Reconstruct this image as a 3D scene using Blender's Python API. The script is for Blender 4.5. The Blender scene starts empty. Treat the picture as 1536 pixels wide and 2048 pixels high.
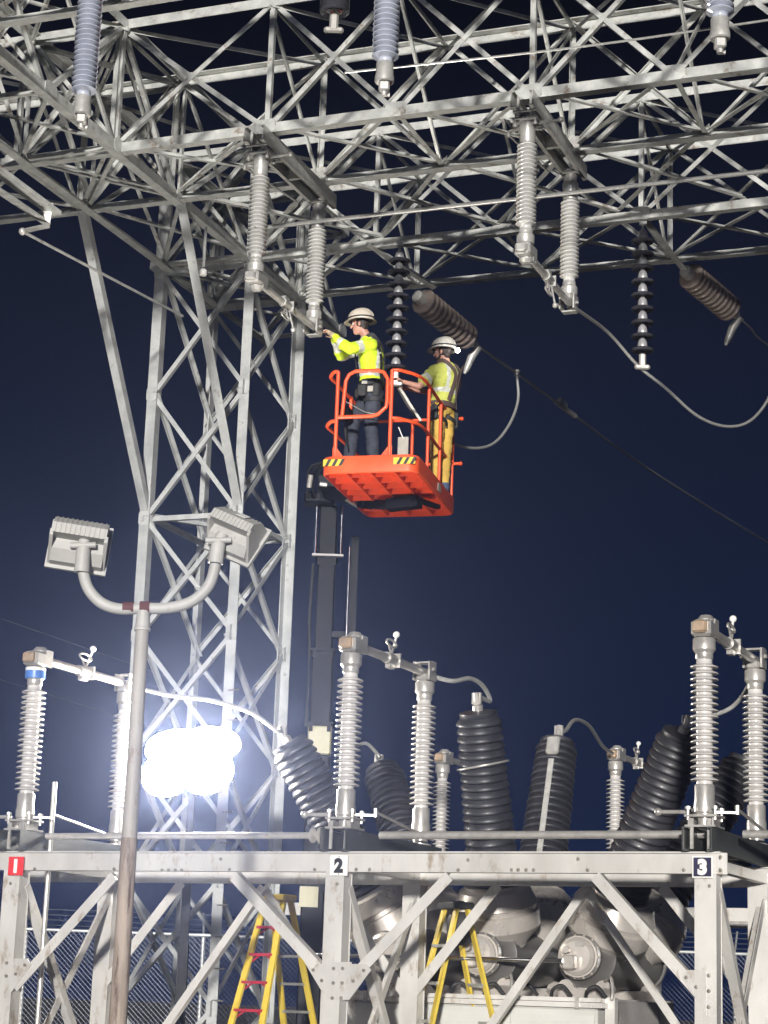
import bpy, bmesh, math, random
from math import sin, cos, tan, pi, radians, atan, sqrt
from mathutils import Vector, Matrix, noise

random.seed(7)
scene = bpy.context.scene
COL = scene.collection

# ------------------------------------------------------------------ camera
FPX = 4100.0                      # focal length in pixels of a 1536 x 2048 frame
EYE = Vector((0, 0, 1.6))
ROLL = radians(2.0)
PITCH = atan((2013 - 1024) * cos(ROLL) / FPX)
_fw = Vector((0, cos(PITCH), sin(PITCH)))
_up = Vector((0, -sin(PITCH), cos(PITCH)))
_rt = Vector((1, 0, 0))
CR = _rt * cos(ROLL) + _up * sin(ROLL)
CU = _up * cos(ROLL) - _rt * sin(ROLL)
cam_data = bpy.data.cameras.new('camera')
cam_data.sensor_fit = 'VERTICAL'
cam_data.sensor_height = 36.0
cam_data.lens = FPX / 2048 * 36.0
cam_data.clip_end = 5000
cam = bpy.data.objects.new('camera', cam_data)
COL.objects.link(cam)
M = Matrix((CR, CU, -_fw)).transposed().to_4x4()
M.translation = EYE
cam.matrix_world = M
scene.camera = cam

# ------------------------------------------------------------------ night sky
world = bpy.data.worlds.new('World')
scene.world = world
world.use_nodes = True
wn = world.node_tree.nodes
wl = world.node_tree.links
wn.clear()
w_out = wn.new('ShaderNodeOutputWorld')
w_bg = wn.new('ShaderNodeBackground')
w_tc = wn.new('ShaderNodeTexCoord')
w_sep = wn.new('ShaderNodeSeparateXYZ')
w_rmp = wn.new('ShaderNodeValToRGB')
w_rmp.color_ramp.elements[0].position = 0.0
w_rmp.color_ramp.elements[0].color = (0.0055, 0.0130, 0.049, 1)
w_rmp.color_ramp.elements[1].position = 0.46
w_rmp.color_ramp.elements[1].color = (0.0018, 0.0022, 0.0050, 1)
for _z, _c in ((0.10, (0.0058, 0.0115, 0.036)), (0.20, (0.0064, 0.0110, 0.030)), (0.33, (0.0062, 0.0085, 0.020))):
    e = w_rmp.color_ramp.elements.new(_z)
    e.color = (*_c, 1)
wl.new(w_tc.outputs['Generated'], w_sep.inputs[0])
wl.new(w_sep.outputs['Z'], w_rmp.inputs[0])
wl.new(w_rmp.outputs[0], w_bg.inputs[0])
w_bg.inputs[1].default_value = 1.0
wl.new(w_bg.outputs[0], w_out.inputs[0])

# ------------------------------------------------------------------ the one frontal light
SUN_AZ, SUN_EL = radians(5), radians(4)      # comes from behind the camera, a little to its left
sun_d = bpy.data.lights.new('sun', 'SUN')
sun_d.energy = 4.9
sun_d.angle = radians(2.0)
sun_d.color = (1.0, 0.96, 0.90)
sun = bpy.data.objects.new('sun', sun_d)
COL.objects.link(sun)
_dir = Vector((sin(SUN_AZ) * cos(SUN_EL), cos(SUN_AZ) * cos(SUN_EL), -sin(SUN_EL)))
sun.rotation_euler = _dir.to_track_quat('-Z', 'Y').to_euler()
sun.location = (-8, -20, 8)

vs = scene.view_settings
vs.view_transform = 'Standard'
vs.look = 'None'
vs.exposure = 0.25
vs.gamma = 1.0
vs.use_curve_mapping = False

# ------------------------------------------------------------------ measuring helpers
def ray(x, y):
    return _fw + CR * ((x - 768) / FPX) - CU * ((y - 1024) / FPX)
def at_y(x, y, d):
    r = ray(x, y)
    return EYE + r * (d / r.y)
def at_z(x, y, z):
    r = ray(x, y)
    return EYE + r * ((z - EYE.z) / r.z)
def at_pl(x, y, P, n):
    r = ray(x, y)
    return EYE + r * ((P - EYE).dot(n) / r.dot(n))

# ------------------------------------------------------------------ materials
def new_mat(name):
    m = bpy.data.materials.new(name)
    m.use_nodes = True
    return m, m.node_tree.nodes, m.node_tree.links, m.node_tree.nodes['Principled BSDF']

def surf(name, c1, c2=None, rough=0.5, metal=0.0, scale=6.0, coat=0.0, bump=0.0, bscale=60.0,
         rvar=0.12, stain=None, stain_amt=0.0, stain_scale=3.0, stretch=(1, 1, 1)):
    """Principled surface: two tones mixed by noise, optional stains, roughness variation and fine bump."""
    m, N, L, B = new_mat(name)
    tc = N.new('ShaderNodeTexCoord')
    oi = N.new('ShaderNodeObjectInfo')
    add = N.new('ShaderNodeVectorMath'); add.operation = 'MULTIPLY_ADD'
    comb = N.new('ShaderNodeCombineXYZ')
    mul = N.new('ShaderNodeMath'); mul.operation = 'MULTIPLY'; mul.inputs[1].default_value = 37.0
    L.new(oi.outputs['Random'], mul.inputs[0])
    for k in range(3):
        L.new(mul.outputs[0], comb.inputs[k])
    L.new(tc.outputs['Object'], add.inputs[0])
    add.inputs[1].default_value = stretch
    L.new(comb.outputs[0], add.inputs[2])
    nz = N.new('ShaderNodeTexNoise')
    nz.inputs['Scale'].default_value = scale
    nz.inputs['Detail'].default_value = 5
    nz.inputs['Roughness'].default_value = 0.6
    L.new(add.outputs[0], nz.inputs['Vector'])
    ramp = N.new('ShaderNodeValToRGB')
    ramp.color_ramp.elements[0].position = 0.32
    ramp.color_ramp.elements[1].position = 0.68
    c2 = c2 or tuple(x * 0.8 for x in c1)
    ramp.color_ramp.elements[0].color = (*c2, 1)
    ramp.color_ramp.elements[1].color = (*c1, 1)
    L.new(nz.outputs['Fac'], ramp.inputs[0])
    col = ramp.outputs[0]
    if stain:
        n2 = N.new('ShaderNodeTexNoise')
        n2.inputs['Scale'].default_value = stain_scale
        n2.inputs['Detail'].default_value = 7
        n2.inputs['Roughness'].default_value = 0.72
        L.new(add.outputs[0], n2.inputs['Vector'])
        r2 = N.new('ShaderNodeValToRGB')
        r2.color_ramp.elements[0].position = 0.66 - 0.3 * stain_amt
        r2.color_ramp.elements[1].position = 0.76 - 0.25 * stain_amt
        L.new(n2.outputs['Fac'], r2.inputs[0])
        mx = N.new('ShaderNodeMix'); mx.data_type = 'RGBA'
        L.new(r2.outputs[0], mx.inputs[0])
        L.new(col, mx.inputs[6])
        mx.inputs[7].default_value = (*stain, 1)
        col = mx.outputs[2]
    L.new(col, B.inputs['Base Color'])
    mr = N.new('ShaderNodeMapRange')
    mr.inputs['To Min'].default_value = max(0.03, rough - rvar)
    mr.inputs['To Max'].default_value = min(1, rough + rvar)
    L.new(nz.outputs['Fac'], mr.inputs['Value'])
    L.new(mr.outputs[0], B.inputs['Roughness'])
    B.inputs['Metallic'].default_value = metal
    if coat:
        B.inputs['Coat Weight'].default_value = coat
        B.inputs['Coat Roughness'].default_value = 0.08
    if bump:
        n3 = N.new('ShaderNodeTexNoise')
        n3.inputs['Scale'].default_value = bscale
        n3.inputs['Detail'].default_value = 4
        L.new(add.outputs[0], n3.inputs['Vector'])
        bp = N.new('ShaderNodeBump')
        bp.inputs['Strength'].default_value = bump
        bp.inputs['Distance'].default_value = 0.01
        L.new(n3.outputs['Fac'], bp.inputs['Height'])
        L.new(bp.outputs[0], B.inputs['Normal'])
    if name == 'dark_boom_paint': B.inputs['Specular IOR Level'].default_value = .10
    return m

def emit(name, c, s):
    m, N, L, B = new_mat(name)
    B.inputs['Base Color'].default_value = (*c, 1)
    B.inputs['Emission Color'].default_value = (*c, 1)
    B.inputs['Emission Strength'].default_value = s
    return m

MT = {
    'galv': surf('galvanised_steel', (.58, .59, .565), (.38, .39, .375), rough=.36, metal=.18, scale=5.5, bump=.15,
                 stain=(.22, .17, .13), stain_amt=.32, stain_scale=6),
    'tower': surf('weathered_tower_steel', (.47, .48, .47), (.30, .31, .31), rough=.5, metal=.2, scale=4, bump=.12,
                  stain=(.19, .18, .17), stain_amt=.25, stain_scale=4),
    'alum': surf('aluminium_stand', (.61, .595, .565), (.47, .455, .43), rough=.42, metal=.25, scale=2.2, bump=.06,
                 stain=(.33, .27, .21), stain_amt=.33, stain_scale=6, stretch=(1, 1, .45)),
    'alumdark': surf('dark_steel_channel', (.06, .065, .065), (.035, .04, .04), rough=.5, metal=.2, scale=5, bump=.1),
    'bolt': surf('bolt_steel', (.34, .32, .28), (.2, .18, .15), rough=.4, metal=.6, scale=30),
    'cast': surf('cast_aluminium', (.50, .48, .45), (.36, .35, .33), rough=.33, metal=.45, scale=9, bump=.1,
                 stain=(.25, .22, .19), stain_amt=.2, stain_scale=12),
    'castgrey': surf('grey_cast_fitting', (.52, .515, .49), (.36, .355, .34), rough=.4, metal=.35, scale=9, bump=.1,
                     stain=(.18, .17, .15), stain_amt=.25, stain_scale=12),
    'brass': surf('tinned_bronze', (.62, .45, .30), (.40, .31, .24), rough=.35, metal=.45, scale=10),
    'porc': surf('pale_porcelain', (.58, .56, .54), (.46, .445, .43), rough=.26, scale=5, coat=.35,
                 stain=(.33, .29, .25), stain_amt=.15, stain_scale=9),
    'porcgrey': surf('grey_porcelain', (.60, .595, .575), (.48, .475, .455), rough=.2, scale=5, coat=.5,
                     stain=(.19, .18, .17), stain_amt=.18, stain_scale=9),
    'porcblue': surf('blue_grey_porcelain', (.50, .53, .62), (.38, .41, .49), rough=.2, scale=5, coat=.5),
    'black': surf('black_porcelain', (.030, .030, .036), (.019, .019, .023), rough=.46, scale=6, coat=.08,
                  stain=(.035, .033, .032), stain_amt=.2, stain_scale=8),
    'brown': surf('brown_porcelain', (.27, .22, .195), (.17, .14, .12), rough=.2, scale=8, coat=.6),
    'bell': surf('galvanised_bell_cap', (.46, .46, .47), (.34, .34, .35), rough=.35, metal=.35, scale=14),
    'disc': surf('dark_glazed_disc', (.060, .060, .072), (.040, .040, .048), rough=.12, scale=9, coat=1.0, rvar=.04),
    'tank': surf('aluminium_tank', (.56, .52, .48), (.42, .39, .36), rough=.3, metal=.4, scale=2.5, bump=.05,
                 stain=(.26, .24, .22), stain_amt=.2, stain_scale=4),
    'tankdark': surf('dark_paint_and_tank_shade', (.12, .115, .11), (.085, .08, .077), rough=.38, scale=4,  # on the breaker tanks this dark colour holds their shadow
                     stain=(.10, .09, .08), stain_amt=.2),
    'cabinet': surf('pale_grey_cabinet', (.52, .52, .49), (.45, .45, .42), rough=.4, scale=2, bump=.03,
                    stain=(.34, .32, .28), stain_amt=.18, stain_scale=4),
    'lampgrey': surf('grey_lamp_paint', (.42, .415, .395), (.34, .335, .32), rough=.55, scale=5, bump=.08,
                     stain=(.20, .17, .14), stain_amt=.12, stain_scale=14),
    'pole': surf('peeling_pole_paint', (.36, .345, .315), (.28, .26, .235), rough=.6, scale=6, bump=.2, bscale=30,
                 stain=(.145, .085, .06), stain_amt=.34, stain_scale=9, stretch=(1, 1, .35)),
    'polewood': surf('weathered_brown_pole', (.36, .30, .25), (.20, .16, .13), rough=.75, scale=10, bump=.5, bscale=24,
                     stain=(.085, .055, .04), stain_amt=.42, stain_scale=14, stretch=(1, 1, .16)),
    'rust': surf('red_brown_rust', (.115, .035, .035), (.07, .025, .025), rough=.8, scale=25, bump=.3),
    'orange': surf('orange_paint', (.86, .105, .028), (.72, .08, .022), rough=.42, scale=4, coat=.1, bump=.05,
                   stain=(.42, .075, .035), stain_amt=.26, stain_scale=10),
    'yellow': surf('yellow_fibreglass', (.62, .47, .06), (.52, .38, .045), rough=.5, scale=8, bump=.05,
                   stain=(.33, .24, .06), stain_amt=.2, stain_scale=10),
    'redstep': surf('red_painted_step', (.38, .022, .045), (.29, .018, .035), rough=.5, scale=9),
    'stepgrey': surf('aluminium_step', (.44, .44, .40), (.34, .34, .31), rough=.4, metal=.5, scale=12),
    'boom': surf('dark_boom_paint', (.006, .007, .011), (.004, .005, .008), rough=.5, scale=4),
    'chrome': surf('bright_steel_rod', (.75, .76, .78), (.65, .66, .68), rough=.12, metal=1.0, scale=10, rvar=.05),
    'khaki': surf('khaki_boom_collar', (.34, .32, .20), (.27, .25, .155), rough=.5, scale=5),
    'hose': surf('black_rubber_hose', (.02, .02, .02), (.012, .012, .012), rough=.45, scale=20),
    'wire': surf('aluminium_conductor', (.50, .50, .48), (.36, .36, .35), rough=.38, metal=.5, scale=40),
    'cable': surf('grey_jumper_cable', (.38, .38, .36), (.27, .27, .26), rough=.45, metal=.3, scale=30),
    'hivis': surf('hi_vis_fabric', (.68, .88, .035), (.58, .78, .028), rough=.75, scale=9, bump=.3, bscale=18),
    'hivisdull': surf('worn_hi_vis_fabric', (.58, .62, .13), (.47, .51, .10), rough=.8, scale=9, bump=.3, bscale=18),
    'reflect': surf('silver_reflective_tape', (.70, .72, .64), (.58, .60, .54), rough=.45, metal=.15, scale=30),
    'denim': surf('dark_denim', (.045, .052, .072), (.028, .033, .048), rough=.85, scale=10, bump=.3, bscale=30),
    'jean': surf('blue_denim', (.06, .09, .16), (.04, .06, .11), rough=.85, scale=10, bump=.3, bscale=30),
    'ochre': surf('ochre_work_trousers', (.58, .38, .07), (.45, .28, .05), rough=.8, scale=8, bump=.4, bscale=16),
    'strap': surf('black_harness_webbing', (.022, .022, .024), (.013, .013, .014), rough=.65, scale=20, bump=.2),
    'brownstrap': surf('brown_harness_webbing', (.10, .065, .055), (.065, .042, .036), rough=.75, scale=16, bump=.3),
    'leather': surf('tan_leather_glove', (.50, .42, .30), (.36, .29, .2), rough=.7, scale=20, bump=.3),
    'skin': surf('skin', (.52, .27, .20), (.44, .22, .16), rough=.5, scale=12, bump=.05),
    'hair': surf('dark_hair', (.035, .022, .016), (.02, .013, .01), rough=.6, scale=40, bump=.4),
    'helmet_tan': surf('cream_helmet_shell', (.62, .56, .47), (.53, .47, .39), rough=.4, scale=10, coat=.2,
                       stain=(.33, .30, .26), stain_amt=.22, stain_scale=16),
    'helmet_white': surf('white_helmet_shell', (.68, .66, .60), (.58, .56, .51), rough=.35, scale=10, coat=.3,
                         stain=(.25, .23, .2), stain_amt=.22, stain_scale=18),
    'boot': surf('brown_work_boot', (.11, .075, .05), (.07, .05, .035), rough=.7, scale=16, bump=.3),
    'white': surf('white_paint', (.78, .77, .74), (.70, .69, .66), rough=.5, scale=8),
    'ink': surf('black_ink', (.012, .012, .013), (.01, .01, .01), rough=.5, scale=8),
    'signred': surf('red_sign_enamel', (.62, .03, .035), (.55, .025, .03), rough=.4, scale=8),
    'signblue': surf('navy_sign_enamel', (.022, .02, .06), (.018, .017, .05), rough=.4, scale=8),
    'hazy': surf('hazard_yellow', (.72, .46, .03), (.64, .40, .03), rough=.45, scale=8),
    'fence': surf('galvanised_fence_wire', (.13, .14, .16), (.09, .10, .12), rough=.5, metal=.3, scale=5),
    'fencerail': surf('galvanised_fence_pipe', (.45, .46, .46), (.35, .36, .36), rough=.4, metal=.4, scale=5),
    'gravel': surf('crushed_gravel', (.11, .107, .10), (.06, .058, .055), rough=.9, scale=35, bump=.9, bscale=40),
    'rope': surf('white_rope', (.74, .73, .66), (.62, .61, .55), rough=.8, scale=40, bump=.4, bscale=80),
    'tyre': surf('tyre_rubber', (.02, .02, .02), (.013, .013, .013), rough=.8, scale=20, bump=.3),
    'blueband': surf('blue_phase_tape', (.08, .2, .55), (.06, .16, .45), rough=.4, scale=10),
    'paper': surf('clipboard_cover', (.42, .40, .35), (.33, .31, .27), rough=.6, scale=10),
    'lens': emit('lit_floodlight_lens', (1.0, .94, .85), 270.0),
    'headlamp': emit('lit_headlamp_lens', (1.0, .98, .95), 40.0),
    'glassdark': surf('dark_lamp_glass', (.05, .05, .055), (.04, .04, .045), rough=.1, scale=4),
}

# ------------------------------------------------------------------ mesh builder
class MB:
    def __init__(s):
        s.v, s.f = [], []
    def add(s, vs_, fs_):
        o = len(s.v)
        s.v += [Vector(x) for x in vs_]
        s.f += [[i + o for i in f] for f in fs_]
        return s
    def box(s, c, size, ax=None):
        c = Vector(c)
        X, Y, Z = ax if ax else (Vector((1, 0, 0)), Vector((0, 1, 0)), Vector((0, 0, 1)))
        a, b, d = size[0] / 2, size[1] / 2, size[2] / 2
        vs_ = [c + X * (i * a) + Y * (j * b) + Z * (k * d) for k in (-1, 1) for j in (-1, 1) for i in (-1, 1)]
        return s.add(vs_, [(0, 2, 3, 1), (4, 5, 7, 6), (0, 1, 5, 4), (2, 6, 7, 3), (0, 4, 6, 2), (1, 3, 7, 5)])
    def cbox(s, c, size, ch, ax=None):
        """box with its vertical and horizontal edges chamfered by ch"""
        c = Vector(c)
        X, Y, Z = ax if ax else (Vector((1, 0, 0)), Vector((0, 1, 0)), Vector((0, 0, 1)))
        a, b, d = size[0] / 2, size[1] / 2, size[2] / 2
        rings = []
        for zz, ins in ((-d, ch), (-d + ch, 0), (d - ch, 0), (d, ch)):
            A, B_ = a - ins, b - ins
            q = ch
            pts = [(A - q, -B_), (A, -B_ + q), (A, B_ - q), (A - q, B_), (-A + q, B_), (-A, B_ - q), (-A, -B_ + q), (-A + q, -B_)]
            rings.append([c + X * p[0] + Y * p[1] + Z * zz for p in pts])
        return s.loft(rings)
    def loft(s, rings, caps=True, close=True):
        n = len(rings[0]); vs_ = [p for r in rings for p in r]; fs_ = []
        for k in range(len(rings) - 1):
            for i in range(n if close else n - 1):
                j = (i + 1) % n
                fs_.append((k * n + i, k * n + j, (k + 1) * n + j, (k + 1) * n + i))
        if caps:
            fs_.append(tuple(reversed(range(n))))
            fs_.append(tuple((len(rings) - 1) * n + i for i in range(n)))
        return s.add(vs_, fs_)
    def bar(s, p, q, w, h, up=Vector((0, 0, 1))):
        p, q = Vector(p), Vector(q); d = (q - p)
        L = d.length; d = d / L
        sx = d.cross(up)
        if sx.length < 1e-4: sx = d.cross(Vector((0, 1, 0)))
        sx.normalize(); uz = sx.cross(d).normalized()
        return s.box((p + q) / 2, (w, L, h), (sx, d, uz))
    def tube(s, pts, r, n=8, caps=True, radii=None):
        pts = [Vector(p) for p in pts]; rings = []
        prev = None
        for i, p in enumerate(pts):
            t = (pts[min(i + 1, len(pts) - 1)] - pts[max(i - 1, 0)])
            if t.length < 1e-9: t = Vector((0, 0, 1))
            t.normalize()
            if prev is None:
                a = t.cross(Vector((0, 0, 1)))
                if a.length < 1e-3: a = t.cross(Vector((1, 0, 0)))
            else:
                a = prev - t * prev.dot(t)
            a.normalize(); prev = a; b = t.cross(a)
            rr = radii[i] if radii else r
            rings.append([p + (a * cos(2 * pi * k / n) + b * sin(2 * pi * k / n)) * rr for k in range(n)])
        return s.loft(rings, caps)
    def lathe(s, prof, n=20, M4=None, caps=True):
        """profile of (radius, height) turned round local z; M4 places it"""
        M4 = M4 or Matrix.Identity(4)
        rings = [[M4 @ Vector((max(r, 1e-4) * cos(2 * pi * k / n), max(r, 1e-4) * sin(2 * pi * k / n), z)) for k in range(n)] for r, z in prof]
        return s.loft(rings, caps)
    def prism(s, poly, o, X, Y, Z, t):
        """2-d polygon in axes X,Y at o, thickness t along Z"""
        o, X, Y, Z = Vector(o), Vector(X), Vector(Y), Vector(Z)
        a = [o + X * p[0] + Y * p[1] for p in poly]
        return s.loft([a, [p + Z * t for p in a]])
    def angle(s, p, q, w, t, n, flip=1, off=0.0):
        """rolled steel angle from p to q; n is the outward face normal"""
        p, q = Vector(p), Vector(q); d = (q - p).normalized()
        n = (n - d * n.dot(d)).normalized()
        sx = n.cross(d) * flip
        P = [(-w / 2, 0), (w / 2, 0), (w / 2, -t), (-w / 2 + t, -t), (-w / 2 + t, -w), (-w / 2, -w)]
        A = [p + sx * a + n * (b + off) for a, b in P]
        B_ = [q + sx * a + n * (b + off) for a, b in P]
        return s.loft([A, B_])
    def sphere(s, c, r, n=12, m=8, sc=(1, 1, 1), ax=None):
        c = Vector(c)
        X, Y, Z = ax if ax else (Vector((1, 0, 0)), Vector((0, 1, 0)), Vector((0, 0, 1)))
        rings = []
        for k in range(m + 1):
            th = -pi / 2 + pi * k / m
            rr = max(cos(th), 1e-3) * r
            rings.append([c + X * (rr * cos(2 * pi * i / n) * sc[0]) + Y * (rr * sin(2 * pi * i / n) * sc[1]) + Z * (r * sin(th) * sc[2]) for i in range(n)])
        return s.loft(rings)
    def mesh(s, name, mat, smooth=False, fix=True):
        me = bpy.data.meshes.new(name)
        me.from_pydata([tuple(x) for x in s.v], [], s.f)
        if fix:
            bm = bmesh.new(); bm.from_mesh(me)
            bmesh.ops.recalc_face_normals(bm, faces=bm.faces)
            bm.to_mesh(me); bm.free()
        if smooth:
            me.polygons.foreach_set('use_smooth', [True] * len(me.polygons))
            me.set_sharp_from_angle(angle=radians(smooth if smooth > 1 else 38))
        if mat: me.materials.append(MT[mat] if isinstance(mat, str) else mat)
        me.update()
        return me
    def build(s, name, mat, parent=None, world=False, smooth=False):
        if world and parent is not None:
            p = parent
            off = Vector((0, 0, 0))
            while p is not None:
                off += p.location; p = p.parent
            s.v = [x - off for x in s.v]
        return put(name, s.mesh(name, mat, smooth), parent)

def put(name, me, parent=None, loc=(0, 0, 0), rot=(0, 0, 0)):
    o = bpy.data.objects.new(name, me)
    COL.objects.link(o)
    o.parent = parent
    o.location = loc
    o.rotation_euler = rot
    return o

def thing(name, label, cat, loc=(0, 0, 0), rot=(0, 0, 0), group=None):
    o = bpy.data.objects.new(name, None)
    o.empty_display_size = .2
    COL.objects.link(o)
    o.location = loc
    o.rotation_euler = rot
    o['label'] = label
    o['category'] = cat
    if group: o['group'] = group
    return o

def tag(o, label, cat, group=None):
    o['label'] = label
    o['category'] = cat
    if group: o['group'] = group
    return o

def rebase(o, base):
    """move a one-mesh thing's origin to base (its vertices are in world space)"""
    base = Vector(base)
    o.data.transform(Matrix.Translation(-base))
    o.location = base
    return o

def copy_tree(o, parent=None):
    c = o.copy()
    COL.objects.link(c)
    c.parent = parent
    for ch in list(o.children):
        copy_tree(ch, c)
    return c

def frame_z(p, d, roll_ref=Vector((0, 1, 0))):
    """matrix with local z along d, origin p"""
    z = Vector(d).normalized()
    x = roll_ref.cross(z)
    if x.length < 1e-3: x = Vector((1, 0, 0)).cross(z)
    x.normalize(); y = z.cross(x)
    M4 = Matrix((x, y, z)).transposed().to_4x4()
    M4.translation = Vector(p)
    return M4

def bez(pts, n=10):
    """smooth curve through the points (Catmull-Rom)"""
    P = [Vector(p) for p in pts]
    P = [P[0] * 2 - P[1]] + P + [P[-1] * 2 - P[-2]]
    out = []
    for i in range(1, len(P) - 2):
        for k in range(n):
            t = k / n
            a, b, c, d = P[i - 1], P[i], P[i + 1], P[i + 2]
            out.append(0.5 * ((2 * b) + (c - a) * t + (2 * a - 5 * b + 4 * c - d) * t * t + (3 * b - a - 3 * c + d) * t ** 3))
    out.append(P[-2])
    return out

Z = Vector((0, 0, 1))

# ------------------------------------------------------------------ ground
g = MB()
NG = 40
pts = []
for j in range(NG + 1):
    for i in range(NG + 1):
        x = (i / NG - .5) * 2; y = (j / NG - .5) * 2
        pts.append((x * abs(x) * 900, 40 + y * abs(y) * 900, 0))
g.add(pts, [(j * (NG + 1) + i, j * (NG + 1) + i + 1, (j + 1) * (NG + 1) + i + 1, (j + 1) * (NG + 1) + i) for j in range(NG) for i in range(NG)])
ground = g.build('ground', 'gravel')
ground['kind'] = 'structure'
# ------------------------------------------------------------------ overhead lattice steelwork
TT = radians(21.5)
uT = Vector((cos(TT), -sin(TT), 0)); vT = Vector((sin(TT), cos(TT), 0))
ZC, ZTOP = 11.7, 13.35
def T(a, b, z): return uT * a + vT * b + Z * z
B0, B1, B2, B3 = 20.49, 22.19, 24.37, 26.08

def member(par, name, p, q, w, n, flip=1, off=0.0, mat='galv', t=None):
    m = MB().angle(p, q, w, t or max(.009, w * .11), Vector(n), flip, off)
    return m.build(name, mat, par, world=True)

def plate(par, c, n, X, sx, sy, mat='galv', cut=.3):
    n = Vector(n).normalized(); X = Vector(X).normalized(); Y = n.cross(X)
    k = cut
    poly = [(-sx, -sy * k), (-sx * k, -sy), (sx * k, -sy), (sx, -sy * k), (sx, sy * k), (sx * k, sy), (-sx * k, sy), (-sx, sy * k)]
    return MB().prism(poly, Vector(c), X, Y, n, .012).build('gusset_plate', mat, par, world=True)

def box_truss(par, nodes, b0, b1, z0, z1, A, Bv, cw=.14, bw=.075, verts=None, mat='galv', top=True, over=.25, rearx=True, cross=True):
    """four chords and crossed angle bracing; A = run direction, Bv = direction across"""
    def P(a, b, z): return A * a + Bv * b + Z * z
    a0, a1 = nodes[0] - over, nodes[-1] + over
    for b, nb, f1 in ((b0, -Bv, 1), (b1, Bv, -1)):
        member(par, 'chord', P(a0, b, z0), P(a1, b, z0), cw, nb, f1, 0.0, mat)
        member(par, 'chord', P(a0, b, z1), P(a1, b, z1), cw, nb, -f1, 0.0, mat)
    for i, a in enumerate(nodes):
        member(par, 'strut', P(a, b0 + .02, z0 + .02), P(a, b1 - .02, z0 + .02), bw, -Z, 1, 0.03, mat)
        member(par, 'strut', P(a, b0 + .02, z1 - .02), P(a, b1 - .02, z1 - .02), bw, Z, 1, -.02, mat)
        if verts is None or i in verts:
            member(par, 'post', P(a, b0, z0), P(a, b0, z1), bw * 1.05, -Bv, 1, -.018, mat)
            member(par, 'post', P(a, b1, z0), P(a, b1, z1), bw * 1.05, Bv, 1, -.018, mat)
        if cross and i % 1 == 0:
            member(par, 'cross_brace', P(a, b0 + .03, z0 + .04), P(a, b1 - .03, z1 - .04), bw * .85, A, 1, .02, mat)
            member(par, 'cross_brace', P(a, b1 - .03, z0 + .04), P(a, b0 + .03, z1 - .04), bw * .85, A, 1, -.02, mat)
        plate(par, P(a, b0, z0 + .02), -Bv, A, .13, .09, mat, .6)
        plate(par, P(a, b1, z0 + .02), Bv, A, .12, .08, mat, .6)
    for i in range(len(nodes) - 1):
        a, c = nodes[i], nodes[i + 1]
        f = 1 if i % 2 else -1
        member(par, 'brace', P(a, b0, z0), P(c, b0, z1), bw, -Bv, f, -.030, mat)
        member(par, 'brace', P(c, b0, z0), P(a, b0, z1), bw, -Bv, -f, -.048, mat)
        if rearx:
            member(par, 'brace', P(a, b1, z0), P(c, b1, z1), bw, Bv, f, -.030, mat)
            member(par, 'brace', P(c, b1, z0), P(a, b1, z1), bw, Bv, -f, -.048, mat)
        member(par, 'brace', P(a, b0, z0), P(c, b1, z0), bw * .9, -Z, 1, -.030, mat)
        member(par, 'brace', P(c, b0, z0), P(a, b1, z0), bw * .9, -Z, -1, -.046, mat)
        if top:
            member(par, 'brace', P(a, b0, z1), P(c, b1, z1), bw * .9, Z, 1, -.030, mat)
            member(par, 'brace', P(c, b0, z1), P(a, b1, z1), bw * .9, Z, -1, -.046, mat)

base = T(-8, B0, 0)
near_beam = thing('lattice_beam', 'long galvanised lattice beam carrying the two grey hanging switches', 'steel beam', T(-8, (B0 + B1) / 2, ZC), group='overhead lattice beams')
box_truss(near_beam, [-18.6, -16.8, -15.0, -13.2, -11.85, -9.75, -8.1, -6.46, -4.82, -3.15, -1.5], B0, B1, ZC, ZTOP, uT, vT, cw=.122, bw=.060, verts=(1, 2, 3, 4, 5, 7, 9))
rear_beam = thing('lattice_beam', 'rear lattice beam above the workers holding the brown strain insulators', 'steel beam', T(-8, (B2 + B3) / 2, ZC), group='overhead lattice beams')
box_truss(rear_beam, [-13.17, -11.72, -9.88, -8.05, -6.17, -4.3, -2.4], B2, B3, ZC, ZTOP, uT, vT, cw=.115, bw=.058, verts=(0, 1, 2, 4, 6), over=.1)
cross_beam = thing('lattice_beam', 'lattice beam running from top left corner back over the tower', 'steel beam', T(-12.5, 20, ZC), group='overhead lattice beams')
box_truss(cross_beam, [12.2, 14.0, 15.6, 17.2, 18.8, 20.46, 22.15, 24.33, 26.1, 27.7], 11.70, 13.07, ZC - .02, ZTOP - .02, vT, -uT, cw=.122, bw=.058, verts=(1, 3, 5, 6, 7, 8), over=.1)
front_beam = thing('lattice_beam', 'nearest lattice beam just above the picture with blue grey insulators below', 'steel beam', T(-8, 16.4, ZC), group='overhead lattice beams')
box_truss(front_beam, [-13.2, -11.8, -9.9, -8.0, -6.1, -4.2, -2.3, -.4], 15.5, 17.2, ZC, ZTOP, uT, vT, cw=.122, bw=.060, verts=(0, 2, 4, 6), top=False, cross=False)
# level bracing between the two back beams
for i, (a, c) in enumerate(((-11.72, -9.75), (-9.75, -8.1), (-8.1, -6.46), (-6.46, -4.82))):
    member(near_beam, 'brace', T(a, B1, ZC), T(c, B2, ZC), .065, -Z, 1, -.07)
    member(near_beam, 'brace', T(c, B1, ZC), T(a, B2, ZC), .065, -Z, -1, -.09)

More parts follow.
